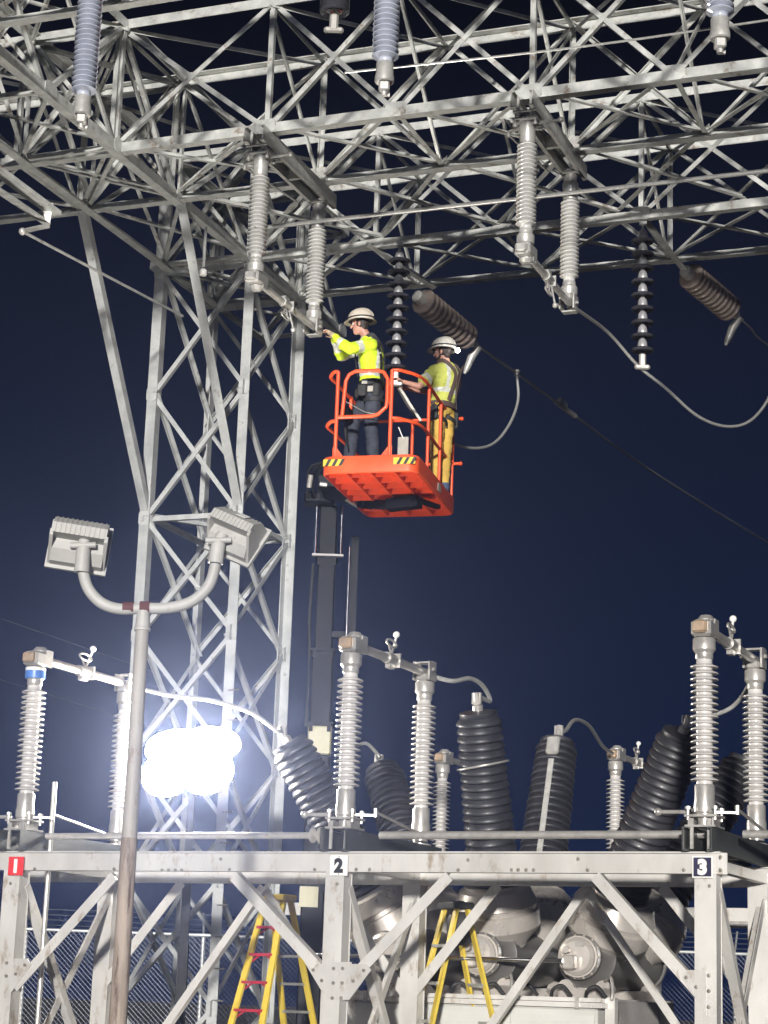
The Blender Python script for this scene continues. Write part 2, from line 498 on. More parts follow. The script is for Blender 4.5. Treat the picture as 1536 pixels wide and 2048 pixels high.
# ------------------------------------------------------------------ lattice tower
tower = thing('lattice_tower', 'tall square lattice tower of grey steel angles left of the boom lift', 'tower', T(-12.47, 25.2, 0))
AL, AR, BF, BB = -13.14, -11.72, 24.36, 26.16
LV = [0.02, 1.5, 3.12, 4.75, 6.38, 8.02, 9.8, 11.62]
for a, b in ((AL, BF), (AR, BF), (AL, BB), (AR, BB)):
    n = -vT if b == BF else vT
    fl = (1 if a == AL else -1) * (1 if b == BF else -1)
    member(tower, 'leg', T(a, b, 0), T(a, b, ZTOP), .145, n, fl, 0, 'tower', .016)
TBW = .064
for i in range(len(LV) - 1):
    z0, z1 = LV[i], LV[i + 1]
    for (p, q, n) in (((AL, BF), (AR, BF), -vT), ((AL, BB), (AR, BB), vT), ((AL, BF), (AL, BB), -uT), ((AR, BF), (AR, BB), uT)):
        member(tower, 'brace', T(*p, z0), T(*q, z1), TBW, n, 1, -.022, 'tower')
        member(tower, 'brace', T(*q, z0), T(*p, z1), TBW, n, -1, -.042, 'tower')
for z in (8.02, 11.62):
    for (p, q, n) in (((AL, BF), (AR, BF), -vT), ((AL, BB), (AR, BB), vT), ((AL, BF), (AL, BB), -uT), ((AR, BF), (AR, BB), uT)):
        member(tower, 'strut', T(*p, z), T(*q, z), .07, n, 1, -.062, 'tower')
    member(tower, 'brace', T(AL, BF, z), T(AR, BB, z), .07, -Z, 1, -.02, 'tower')
    member(tower, 'brace', T(AR, BF, z), T(AL, BB, z), .07, -Z, 1, -.04, 'tower')
for a, b, n in ((AL, BF, -vT), (AR, BF, -vT), (AR, BB, uT), (AR, BF, uT)):
    for z in LV[1:]:
        plate(tower, T(a, b, z), n, uT if abs(n.dot(vT)) > .5 else vT, .08, .10, 'tower', .7)
# raking props from the tower up to the cross beam
member(tower, 'prop', T(AL, BF, 8.1), T(AL, 22.05, ZC), .115, -vT, 1, 0, 'tower', .014)
member(tower, 'prop', T(AR, BF, 8.1), T(AR, 22.15, ZC), .13, -vT, -1, 0, 'tower', .014)
# small bracket lugs and step bolts on the tower
for z in (1.2, 1.6, 2.0, 2.4, 2.8, 3.2, 3.6, 4.0, 4.4, 4.8, 5.2, 5.6):
    MB().tube([T(AR, BF, z), T(AR + .16, BF - .02, z)], .012, 6).build('step_bolt', 'bolt', tower, world=True)

# ------------------------------------------------------------------ insulators
def porcelain_mesh(name, mat, L=1.09, sheds=19, rc=.07, rs=.122, n=20):
    """upright post insulator, z from 0 to L, sheds drooping outwards"""
    pr = [(rc, 0), (rc, .02)]
    pitch = (L - .05) / sheds
    for k in range(sheds):
        z = .03 + pitch * k
        pr += [(rc * 1.02, z), (rs * .80, z + pitch * .10), (rs, z + pitch * .06), (rs * 1.01, z + pitch * .17), (rs * .97, z + pitch * .25), (rc * 1.15, z + pitch * .55), (rc, z + pitch * .72)]
    pr += [(rc, L)]
    return MB().lathe(pr, n).mesh(name, mat, smooth=50)

def cap_mesh(name, mat, h, r0, r1, n=20):
    return MB().lathe([(r0 * .9, 0), (r0, .012), (r0, h * .3), (r1, h * .45), (r1, h - .012), (r1 * .93, h)], n).mesh(name, mat, smooth=35)

W_SW = 1.75
def build_switch(name, label, group, pm, cm, tone):
    """single-phase disconnect switch; base at z=0, blade along +x"""
    t = thing(name, label, 'switch', group=group)
    X, Y = Vector((1, 0, 0)), Vector((0, 1, 0))
    # base channels
    for s in (-1, 1):
        m = MB()
        m.box((.88, s * .125, .10), (2.25, .012, .20)).box((.88, s * .105, .194), (2.25, .045, .012)).box((.88, s * .105, .006), (2.25, .045, .012))
        m.build('base_channel', 'alumdark' if tone == 'low' else cm, t)
    for x_, sz_ in ((1.0, (.05, .2, .17)), (.45, (.05, .2, .17))):
        MB().box((x_, 0, .1), sz_).build('spreader', cm, t)
    # front bearing bracket
    m = MB()
    for s in (-1, 1):
        m.box((-.02, s * .105, .245), (.20, .02, .085))
        m.box((-.13, s * .075, .15), (.02, .03, .26))
    m.box((0, 0, .215), (.30, .27, .018)).box((0, 0, .305), (.26, .29, .02))
    m.build('bearing_bracket', cm, t)
    MB().lathe([(.06, .2), (.06, .29), (.085, .29), (.085, .33)], 16).build('bearing', cm, t, smooth=35)
    for s in (-1, 1):
        for x in (-.1, .1):
            MB().lathe([(.014, .27), (.014, .36), (.026, .36), (.026, .385)], 8, Matrix.Translation((x, s * .12, 0))).build('stud', cm, t)
    MB().lathe([(.11, .2), (.11, .225), (.075, .23), (.075, .33)], 16, Matrix.Translation((W_SW, 0, 0))).build('rear_pedestal', cm, t, smooth=35)
    # crank and link rod
    m = MB().bar((0, 0, .345), (.10, -.26, .345), .05, .018).tube([(.10, -.26, .33), (.10, -.26, .41)], .02, 8)
    m.build('crank_arm', cm, t)
    MB().tube([(.10, -.26, .38), (1.55, -.22, .24)], .014, 8).build('link_rod', cm, t)
    MB().tube([(-.02, .14, .345), (-.05, .40, .345)], .018, 8).sphere((-.05, .40, .345), .035).build('stop_arm', cm, t, smooth=40)
    # posts
    for x in (0, W_SW):
        ins = put('insulator', pm, t, (x, 0, .58))
        put('bottom_cap', cap_mesh('bottom_cap', cm, .25, .095, .088), ins, (0, 0, -.25))
        put('top_cap', cap_mesh('top_cap', cm, .19, .078, .10), ins, (0, 0, 1.09))
    # heads
    m = MB().cbox((-.02, 0, 1.94), (.20, .18, .15), .022).box((.11, .075, 1.96), (.12, .022, .17)).box((.11, -.075, 1.96), (.12, .022, .17))
    m.lathe([(.085, 0), (.085, .012), (.05, .055), (.0, .06)], 14, Matrix.Translation((.06, 0, 2.02)))
    m.build('hinge_head', cm, t)
    MB().cbox((-.135, 0, 1.945), (.07, .13, .11), .018).build('terminal_pad', 'brass' if tone == 'low' else cm, t)
    m = MB().cbox((W_SW, 0, 1.90), (.22, .13, .09), .02).box((W_SW - .02, .085, 1.965), (.17, .02, .19)).box((W_SW - .02, -.085, 1.965), (.17, .02, .19))
    m.box((W_SW + .04, 0, 2.065), (.10, .17, .018)).cbox((W_SW + .14, 0, 1.94), (.1, .11, .10), .015)
    for s in (-1, 1): m.tube([(W_SW - .05, s * .10, 1.98), (W_SW - .05, s * .13, 1.98)], .02, 8)
    m.build('jaw_head', cm, t)
    # blade with clamp, ring and corona ball
    bl = MB().tube([(.04, 0, 1.955), (W_SW + .02, 0, 1.955)], .043, 14).build('blade', cm, t, smooth=40)
    m = MB().tube([(.78, 0, 1.955), (.98, 0, 1.955)], .058, 14).box((.88, 0, 1.885), (.12, .05, .05)).box((.99, 0, 1.955), (.025, .13, .14))
    m.build('clamp', cm, bl, smooth=35)
    ring = [(.90 + .115 * cos(q), .03 * sin(q) * .4, 2.115 + .038 * sin(q)) for q in [2 * pi * k / 18 for k in range(19)]]
    MB().tube(ring, .0115, 8).tube([(.9, 0, 2.0), (.84, 0, 2.085)], .011, 6).tube([(.9, 0, 2.0), (.95, 0, 2.085)], .011, 6).build('hook_ring', cm, bl, smooth=40)
    MB().tube([(.96, .02, 2.03), (1.07, .03, 2.21)], .012, 8).sphere((1.08, .031, 2.235), .034).build('corona_ball', 'white' if tone == 'low' else cm, bl, smooth=40)
    return t

PM_LOW = porcelain_mesh('insulator', 'porc')
PM_UP = porcelain_mesh('insulator', 'porcgrey', sheds=20, rs=.116)
PM_BLUE = porcelain_mesh('insulator', 'porcblue', sheds=24, L=1.35, rs=.125)

# ------------------------------------------------------------------ hanging switches
hang = build_switch('hanging_switch', 'hanging grey switch whose lower end the worker is touching', 'switches hung from the lattice beam', PM_UP, 'castgrey', 'up')
def place_hang(t, a, b, z, rz=0):
    t.location = T(a, b, z)
    t.rotation_euler = (pi, 0, pi / 2 - TT + rz)
    t.scale = (1, 1, .94)
place_hang(hang, -9.80, B0 + .02, 11.64)
h2 = copy_tree(hang); h2['label'] = 'hanging grey switch right of the workers, over the bare dark sky'
place_hang(h2, -6.50, B0 + .02, 11.64)
arm = thing('support_arm', 'bright steel support arm with hooked end at the left edge', 'support arm', at_y(60, 385, 22.6))
MB().bar(at_y(-60, 300, 21.6), at_y(112, 428, 23.0), .16, .05).build('arm_plate', 'galv', arm, world=True)
MB().angle(at_y(-60, 345, 21.5), at_y(95, 450, 22.9), .09, .012, -Z, 1).build('arm_angle', 'galv', arm, world=True)
MB().prism([(0, 0), (.12, .03), (.10, -.22), (.04, -.24)], at_y(86, 410, 22.9), Vector((1, 0, 0)), Z, Vector((0, 1, 0)), .014).build('arm_lug', 'galv', arm, world=True)
MB().tube(bez([at_y(97, 452, 22.8), at_y(75, 456, 22.7), at_y(45, 463, 22.4)], 4), .03, 10, radii=None).sphere(at_y(45, 463, 22.4), .045).build('arm_hook', 'castgrey', arm, world=True, smooth=40)
# dark hanger channels from beam to switch
for t_, a in ((hang, -9.80), (h2, -6.50)):
    for s in (-1, 1):
        o = MB().box((.10 if s < 0 else 1.62, 0, -.11), (.10, .30, .22)).build('hanger_block', 'castgrey', t_)

# the row of blue grey posts hung from the nearest beam
def blue_post(label, px, py, zb):
    p = at_z(px, py, zb)
    t = thing('hanging_insulator', label, 'insulator', (p.x, p.y, zb), group='blue grey posts hung from the nearest beam')
    put('porcelain', PM_BLUE, t, (0, 0, 1.35 + .26), (pi, 0, 0))
    put('bottom_cap', cap_mesh('bottom_cap', 'castgrey', .20, .09, .082), t, (0, 0, .06))
    put('top_cap', cap_mesh('top_cap', 'castgrey', .20, .08, .10), t, (0, 0, 1.61))
    m = MB().cbox((0, 0, .02), (.10, .10, .10), .015).lathe([(.03, -.07), (.03, -.02)], 10).box((.04, .05, .0), (.03, .03, .10))
    m.build('stud', 'castgrey', t)
    MB().tube([(0, 0, 1.8), (0, 0, ZC - zb)], .05, 10).build('hanger', 'castgrey', t)
blue_post('blue grey ribbed post insulator hanging at the top left', 163, 243, 9.86)
blue_post('blue grey ribbed post insulator hanging at the top centre', 768, 178, 9.86)
blue_post('blue grey ribbed post insulator hanging at the top right corner', 1440, 92, 9.86)

# ------------------------------------------------------------------ suspension and strain strings
def disc_mesh():
    return MB().lathe([(.028, .0), (.05, -.004), (.075, .002), (.085, -.012), (.098, -.002), (.112, -.016), (.127, -.004), (.134, .004), (.13, .014), (.09, .034), (.05, .044), (.03, .046)], 22).mesh('disc', 'disc', smooth=60)
def bell_mesh():
    return MB().lathe([(.054, .036), (.056, .05), (.052, .085), (.043, .112), (.026, .128), (.018, .146)], 16).mesh('bell_cap', 'bell', smooth=35)
DM, BM_ = disc_mesh(), bell_mesh()
def suspension(label, top, bottom, n, grp='dark glass suspension strings'):
    top, bottom = Vector(top), Vector(bottom)
    L = (top - bottom).length
    d = (bottom - top).normalized()
    t = thing('suspension_string', label, 'insulator', bottom, group=grp)
    pitch = (L - .22) / n
    q = (-d).to_track_quat('Z', 'Y').to_euler()
    for k in range(n):
        p = -d * (.12 + pitch * (k + .1))
        o = put('disc', DM, t, p, q)
        o.scale = (1.14, 1.14, 1)
        c = put('bell_cap', BM_, o)
        c.scale = (1, 1, pitch / .15)
    MB().cbox((0, 0, 0), (.09, .07, .20), .02).cbox((0, 0, -.08), (.20, .06, .07), .02).build('conductor_clamp', 'cast', t)
    MB().tube([-d * (L - .16), -d * L], .016, 8).box(-d * L, (.09, .05, .07)).build('shackle', 'castgrey', t)
    return t
s1_top = at_y(800, 488, 25.9); s1_bot = at_y(790, 757, 25.92)
suspension('string of dark discs hanging behind the first worker', s1_top, Vector((s1_top.x, s1_top.y, s1_bot.z)), 10)
s2_top = at_y(1286, 445, 25.0); s2_bot = at_y(1280, 722, 25.0)
s2_b = Vector((s2_top.x, s2_top.y, s2_bot.z))
suspension('string of dark discs hanging alone at right beside the dark sky', s2_top, s2_b, 9)
s3_top = T(-8.05, 17.3, 11.66)
s3_bot = at_y(668, 46, s3_top.y)
suspension('dark disc string cut by the top edge at picture centre', Vector((s3_bot.x, s3_top.y, 11.66)), s3_bot, 7)

def strain(label, p, q):
    p, q = Vector(p), Vector(q); d = (q - p).normalized(); L = (q - p).length
    t = thing('strain_insulator', label, 'insulator', p, group='brown strain insulators on the rear beam')
    n = 11; pitch = (L - .30) / n
    for k in range(n):
        M4 = frame_z(d * (.16 + pitch * k), d)
        MB().lathe([(.13, 0), (.178, .002), (.190, .012), (.192, pitch * .30), (.186, pitch * .5), (.155, pitch * .8), (.14, pitch * 1.04)], 22, M4).build('disc', 'brown', t, smooth=45)
    MB().lathe([(.05, 0), (.085, .02), (.085, .15), (.06, .17)], 16, frame_z(Vector((0, 0, 0)), d)).build('end_fitting', 'castgrey', t, smooth=35)
    MB().lathe([(.07, L - .15), (.075, L - .04), (.03, L + .06), (.03, L + .16)], 14, frame_z(Vector((0, 0, 0)), d)).build('clamp', 'castgrey', t, smooth=35)
    e_ = d * (L + .10)
    MB().tube([e_, e_ + Vector((-.10, 0, -.14)), e_ + Vector((-.17, .02, -.33)), e_ + Vector((-.2, .02, -.40))], .03, 10, radii=[.05, .062, .045, .02]).build('jumper_lug', 'castgrey', t, smooth=40)
    return t
st1a, st1b = at_y(832, 590, 26.9), at_y(950, 688, 28.0)
strain('brown ribbed strain insulator above the second worker', st1a, st1b)
st2a, st2b = at_y(1368, 540, 26.3), at_y(1472, 630, 27.3)
strain('brown ribbed strain insulator at the right edge', st2a, st2b)
# the struts that carry them
member(rear_beam, 'strain_arm', at_z(735, 490, ZC - .05), st1a + Vector((.25, 0, .1)), .09, -Z, 1, 0)
member(rear_beam, 'strain_arm', at_z(1290, 440, ZC - .05), st2a, .09, -Z, 1, 0)

# ------------------------------------------------------------------ overhead wires
def wire(name, label, pts, r, mat='wire', n=8, group=None, cat='wire', seg=10, smooth=True):
    P = bez(pts, seg)
    o = MB().tube(P, r, n).build(name, mat, smooth=40)
    rebase(o, P[0])
    return tag(o, label, cat, group)
h2_jaw = h2.matrix_basis @ Vector((W_SW + .1, 0, 1.95))
h1_jaw = hang.matrix_basis @ Vector((W_SW + .1, 0, 1.95))
l1 = wire('conductor', 'long conductor running from upper insulator down to the right edge', [st1b, at_y(1035, 748, 29.2), at_y(1130, 817, 31), at_y(1300, 940, 36), at_y(1536, 1085, 44), at_y(1760, 1208, 54)], .021)
MB().tube([at_y(1112, 804, 30.9), at_y(1150, 832, 31.3)], .045, 10).build('line_clamp', 'castgrey', l1, world=True, smooth=40)
MB().bar(at_y(1118, 800, 30.85), at_y(1132, 812, 31.0), .07, .09).build('line_clamp', 'castgrey', l1, world=True)
MB().cbox(at_y(1034, 746, 29.15), (.08, .08, .12), .02).build('line_clamp', 'cast', l1, world=True)
wire('jumper_cable', 'looping jumper cable hanging right of the orange platform', [s1_bot + Vector((0, 0, -.05)), at_y(830, 830, 26.6), at_y(890, 878, 27.4), at_y(940, 896, 28), at_y(985, 888, 28.5), at_y(1018, 850, 28.9), at_y(1036, 800, 29.1), at_y(1034, 750, 29.15)], .021, 'cable')
wire('jumper_cable', 'deep jumper loop hanging from the lone disc string at right', [h2_jaw, at_y(1215, 664, 24.6), s2_b + Vector((-.06, 0, -.06)), at_y(1330, 775, 25.2), at_y(1395, 832, 25.6), at_y(1455, 853, 26.0), at_y(1505, 838, 26.4), at_y(1545, 780, 27), at_y(1560, 700, 27.3)], .020, 'cable')
wire('conductor', 'short conductor leaving the right strain insulator', [st2b, at_y(1500, 655, 27.6), at_y(1536, 690, 28.4), at_y(1700, 800, 32)], .014)
r1 = hang.matrix_basis @ Vector((W_SW, 0, .52)); r2 = h2.matrix_basis @ Vector((W_SW, 0, .52))
dr = (r2 - r1).normalized()
wire('bus_tube', 'bright aluminium bus tube crossing behind the hanging switches', [r1 - dr * .9 + Vector((0, -.12, 0)), r1 + Vector((0, -.12, 0)), r2 + Vector((0, -.12, 0)), r2 + dr * 4 + Vector((0, -.12, 0))], .028, 'wire', n=12, cat='bus tube')
wire('overhead_wire', 'thin bright wire slanting across the top right corner', [at_y(690, 145, 19.6), at_y(1150, 95, 18.6), at_y(1640, 25, 17.6)], .012, cat='wire')
wire('overhead_wire', 'faint distant wire above the blue banded insulator', [at_y(-120, 1195, 60), at_y(120, 1278, 60), at_y(330, 1352, 60)], .010, 'alumdark')
wire('overhead_wire', 'faint distant wire behind the blue banded insulator', [at_y(-120, 1322, 60), at_y(100, 1390, 60), at_y(330, 1465, 60)], .010, 'alumdark')
tie = MB().tube([at_y(47, 464, 22.4), at_y(365, 632, 27.0)], .018, 8).build('tie_rod', 'galv', smooth=40)
rebase(tie, at_y(365, 632, 27.0)); tag(tie, 'long thin tie rod slanting from left edge to the tower', 'rod')
# small lamp bracket hanging under the tower head

hl_ = at_y(409, 505, 24.9)
hlt = thing('hanging_fitting', 'small pale capped rod hanging beneath the cross beam', 'fitting', at_y(406, 550, 24.9))
MB().tube([hl_ + Z * .35, at_y(407, 535, 24.9)], .02, 8).build('rod', 'galv', hlt, world=True, smooth=40)
MB().lathe([(.03, .08), (.05, .06), (.05, .0), (.035, -.01)], 12, Matrix.Translation((0, 0, 0))).build('cap', 'white', hlt, smooth=40)
# ------------------------------------------------------------------ lower switch stand
TS = radians(25)
uS = Vector((cos(TS), -sin(TS), 0)); vS = Vector((sin(TS), cos(TS), 0))
P2 = at_y(680, 1708, 19.2)
ZB = P2.z                                  # top of the beams
O_S = Vector((P2.x, P2.y, 0))
def S(a, b, z): return O_S + uS * a + vS * b + Z * z
def SP(x, y, b): return at_pl(x, y, S(0, b, 0), vS)
SA = (-3.56, 0.0, 3.50)
WB = 1.75
BH = .168
stand = thing('switch_stand', 'pale metal stand carrying the three numbered switches', 'stand', O_S)
AXS = (uS, vS, Z)
def sbar(name, p, q, w, h, mat='alum', ref=None, par=None):
    return MB().bar(p, q, w, h, ref or vS).build(name, mat, par or stand, world=True)

BOLT = MB().lathe([(.017, 0), (.017, .012), (.009, .013), (.009, .022)], 6).mesh('bolt', 'bolt')
def bolts(par, spots):
    rt = (-vS).to_track_quat('Z', 'Y').to_euler()
    for p in spots:
        off = par.location
        put('bolt', BOLT, par, Vector(p) - off, rt)

def stand_beam(name, a0, a1, b, zt):
    m = MB()
    m.box(S((a0 + a1) / 2, b, zt - BH / 2), (a1 - a0, .014, BH), AXS)
    for zz in (zt - .006, zt - BH + .006):
        m.box(S((a0 + a1) / 2, b + .05, zz), (a1 - a0, .10, .012), AXS)
    m.box(S((a0 + a1) / 2, b + .03, zt + .008), (a1 - a0, .15, .014), AXS)
    return m.build(name, 'alum', stand, world=True)
stand_beam('front_beam', -4.6, SA[2] + .14, -.08, ZB)
stand_beam('rear_beam', -4.6, 6, WB - .08, ZB)

for a in SA:
    for b in (0, WB):
        w = .19
        m = MB()
        # rolled H column: two flanges and a web
        m.box(S(a, b - .085, (ZB - BH) / 2), (w, .014, ZB - BH), AXS)
        m.box(S(a, b + .085, (ZB - BH) / 2), (w, .014, ZB - BH), AXS)
        m.box(S(a, b, (ZB - BH) / 2), (.012, .156, ZB - BH), AXS)
        m.box(S(a + w / 2 - .03, b, (ZB - BH) / 2), (.05, .15, ZB - BH - .01), AXS)
        m.box(S(a, b, .012), (.36, .36, .024), AXS)
        m.build('column', 'alum', stand, world=True)

FB = -.098                                    # front face plane of the gussets
def knee(x0, y0, x1, y1, b, w=.10, mat='alum'):
    p, q = SP(x0, y0, b), SP(x1, y1, b)
    m = MB().angle(p, q, w, .012, -vS, 1 if x1 < x0 else -1)
    return m.build('knee_brace', mat, stand, world=True)
knee(228, 1752, 28, 1975, -.088)
knee(466, 1752, 650, 1952, -.088)
knee(898, 1752, 706, 1954, -.088)
knee(1190, 1752, 1410, 2000, -.088)
# rear frame knees
def rknee(a0, z0, a1, z1): 
    return MB().angle(S(a0, WB - .09, z0), S(a1, WB - .09, z1), .10, .012, -vS, 1).build('knee_brace', 'alum', stand, world=True)
for k, a in enumerate(SA):
    if k > 0: rknee(a - .92, ZB - BH, a - .05, ZB - 1.22)
    rknee(a + .92, ZB - BH, a + .05, ZB - 1.22)
    # side cross bracing between front and rear columns
    member(stand, 'side_brace', S(a + .1, .05, ZB - .3), S(a + .1, WB - .1, .55), .085, uS, 1, 0, 'alum')
    member(stand, 'side_brace', S(a + .1, .05, .55), S(a + .1, WB - .1, ZB - .3), .085, uS, 1, -.03, 'alum')
    member(stand, 'side_strut', S(a + .1, .05, ZB - .09), S(a + .1, WB - .1, ZB - .09), .09, uS, 1, -.01, 'alum')
# long diagonals of the rear frame
for a0, a1 in ((SA[0], SA[1]), (SA[1], SA[2])):
    member(stand, 'long_brace', S(a0 + .1, WB + .1, .5), S((a0 + a1) / 2, WB + .1, ZB - BH - .02), .08, -vS, 1, 0, 'alum')
    member(stand, 'long_brace', S(a1 - .1, WB + .1, .5), S((a0 + a1) / 2, WB + .1, ZB - BH - .02), .08, -vS, -1, -.03, 'alum')

def gusset(pts, b=FB, bolts_px=()):
    o = S(0, b, 0)
    poly = []
    for x, y in pts:
        p = SP(x, y, b) - o
        poly.append((p.dot(uS), p.z))
    MB().prism(poly, o, uS, Z, vS, .010).build('gusset_plate', 'alum', stand, world=True)
    bolts(stand, [SP(x, y, b) for x, y in bolts_px])
gusset([(632, 1928), (661, 1928), (661, 1924), (703, 1924), (703, 1928), (733, 1928), (742, 1940), (698, 2000), (655, 2000), (624, 1942)],
       bolts_px=[(668, 1937), (686, 1937), (644, 1961), (667, 1966), (685, 1966), (707, 1962), (665, 1996), (683, 1996), (627, 1940), (728, 1941)])
gusset([(1374, 1940), (1412, 1940), (1412, 2032), (1404, 2014), (1364, 1955)], bolts_px=[(1418, 1951), (1418, 1982), (1418, 2014), (1393, 1974), (1373, 1955)])
gusset([(28, 1917), (55, 1917), (62, 1930), (22, 1985), (18, 1978)], bolts_px=[(14, 1926), (32, 1948), (13, 1952), (50, 1930)])
bolts(stand, [SP(x, y, -.088) for x, y in ((442, 1718), (460, 1739), (325, 1740), (338, 1740), (351, 1740), (364, 1740), (630, 1739), (713, 1739), (740, 1739), (937, 1720), (917, 1740),
       (1024, 1740), (1037, 1740), (1053, 1740), (1068, 1740), (1157, 1718), (1176, 1740), (1368, 1740), (70, 1738), (229, 1738), (1441, 1718), (1441, 1741), (1420, 1772), (675, 1768), (22, 1767))])
MB().box(S(SA[2] + .11, -.10, ZB - .085), (.17, .012, .18), AXS).build('end_plate', 'alum', stand, world=True)
bolts(stand, [S(SA[2] + .14, -.106, ZB - .03), S(SA[2] + .14, -.106, ZB - .14)])

# ------------------------------------------------------------------ numbered switches on the stand
sw = build_switch('disconnect_switch', 'pale ribbed switch above the number 2 sign', 'numbered switches on the stand', PM_LOW, 'cast', 'low')
def place_sw(t, a, b, z=None):
    t.location = S(a, b, ZB + .016 if z is None else z); t.rotation_euler = (0, 0, pi / 2 - TS)
sws = [sw]
place_sw(sw, .04, 0)
s1 = copy_tree(sw); s1['label'] = 'pale ribbed switch above the red number 1 sign, blue band at its top'; place_sw(s1, -3.52, 0)
s3 = copy_tree(sw); s3['label'] = 'pale ribbed switch above the dark number 3 sign'; place_sw(s3, 3.47, 0)
MB().lathe([(.1025, 1.74), (.1025, 1.82)], 20).build('phase_band', 'blueband', s1, smooth=35)
MB().lathe([(.1025, 1.82), (.1025, 1.85)], 20).build('phase_band', 'white', s1, smooth=35)

# rear switches on their own stand
rear_stand = thing('switch_stand', 'far switch stand behind the breaker bushings', 'stand', S(0, 8.5, 0))
m = MB().box(S(-1, 8.45, ZB - .09), (8.5, .14, .168), AXS); m.build('front_beam', 'alum', rear_stand, world=True)
m = MB().box(S(-1, 10.2, ZB - .09), (8.5, .14, .168), AXS); m.build('rear_beam', 'alum', rear_stand, world=True)
for a in (-3.2, -.15, 2.8):
    for b in (8.5, 10.2):
        MB().box(S(a, b, (ZB - .18) / 2), (.17, .17, ZB - .18), AXS).box(S(a, b, .012), (.34, .34, .024), AXS).build('column', 'alum', rear_stand, world=True)
r_1 = copy_tree(sw); r_1['label'] = 'far switch post right of the centre black bushings'; r_1['group'] = 'far switches behind the breaker'; place_sw(r_1, -.15, 8.5)
r_2 = copy_tree(sw); r_2['label'] = 'far switch post mostly hidden behind switch number 2'; r_2['group'] = 'far switches behind the breaker'; place_sw(r_2, -2.62, 8.5)

# number signs
def sign(ch, label, px, py, plate_mat, ink_mat, rim=None):
    c = SP(px, py, -.125)
    t = thing('number_sign', label, 'sign', c - Z * .09, group='phase number signs')
    def L(m, nm, mat): return m.build(nm, mat, t, world=True)
    L(MB().box(c, (.178, .006, .182), AXS), 'plate', rim or plate_mat)
    if rim: L(MB().box(c - vS * .004, (.155, .006, .159), AXS), 'face', plate_mat)
    L(MB().box(c + vS * .02, (.05, .04, .05), AXS), 'bracket', 'cast')
    for zz_ in (-.078, .078):
        put('screw', BOLT, t, c - vS * .003 + Z * zz_ - t.location, (-vS).to_track_quat('Z', 'Y').to_euler()).scale = (.4, .4, .35)
    cu = bpy.data.curves.new('digit', 'FONT')
    cu.body = ch; cu.size = .165; cu.align_x = 'CENTER'; cu.align_y = 'CENTER'; cu.extrude = .0012; cu.offset = .011
    tmp = bpy.data.objects.new('tmp', cu); COL.objects.link(tmp)
    me = bpy.data.meshes.new_from_object(tmp.evaluated_get(bpy.context.evaluated_depsgraph_get()))
    bpy.data.objects.remove(tmp)
    me.materials.clear(); me.materials.append(MT[ink_mat])
    xs = [v.co.x for v in me.vertices]; ys = [v.co.y for v in me.vertices]
    me.transform(Matrix.Translation((-(min(xs) + max(xs)) / 2, -(min(ys) + max(ys)) / 2, 0)))
    d = put('digit', me, t, c - vS * .0095 - t.location)
    d.rotation_euler = (pi / 2, 0, -TS)
sign('1', 'red number sign reading 1 on the left column', 32, 1732, 'signred', 'white')
sign('2', 'white number sign reading 2 on the middle column', 678, 1731, 'white', 'ink')
sign('3', 'dark number sign reading 3 on the right column', 1405, 1734, 'signblue', 'white', 'white')

# operating shaft above the beam
sh = thing('operating_shaft', 'long bright pipe running along the top of the stand', 'pipe', S(0, .22, ZB))
zs = ZB + .19
for a0, a1 in ((-5.2, -.42), (.30, 3.42), (3.75, 5.2)):
    MB().tube([S(a0, .22, zs), S(a1, .22, zs)], .032 if a0 < 0 else .036, 14).build('pipe', 'cast', sh, world=True, smooth=40)
M4 = frame_z(S(-.42, .22, zs), uS)
MB().lathe([(.03, 0), (.07, .01), (.07, .03), (.03, .05), (.03, .08), (.075, .09), (.075, .115), (.03, .13), (.03, .16), (.08, .17), (.08, .20), (.03, .21), (.03, .24), (.06, .25), (.06, .28), (.03, .29)], 14, M4).build('coupling', 'cast', sh, world=True, smooth=35)
vp = MB().tube([S(-3.38, .28, .1), S(-3.38, .28, ZB + .74)], .026, 10).build('operating_pipe', 'cast', smooth=40)
rebase(vp, S(-3.38, .28, .1)); tag(vp, 'upright pale pipe behind the left column and switch', 'pipe')

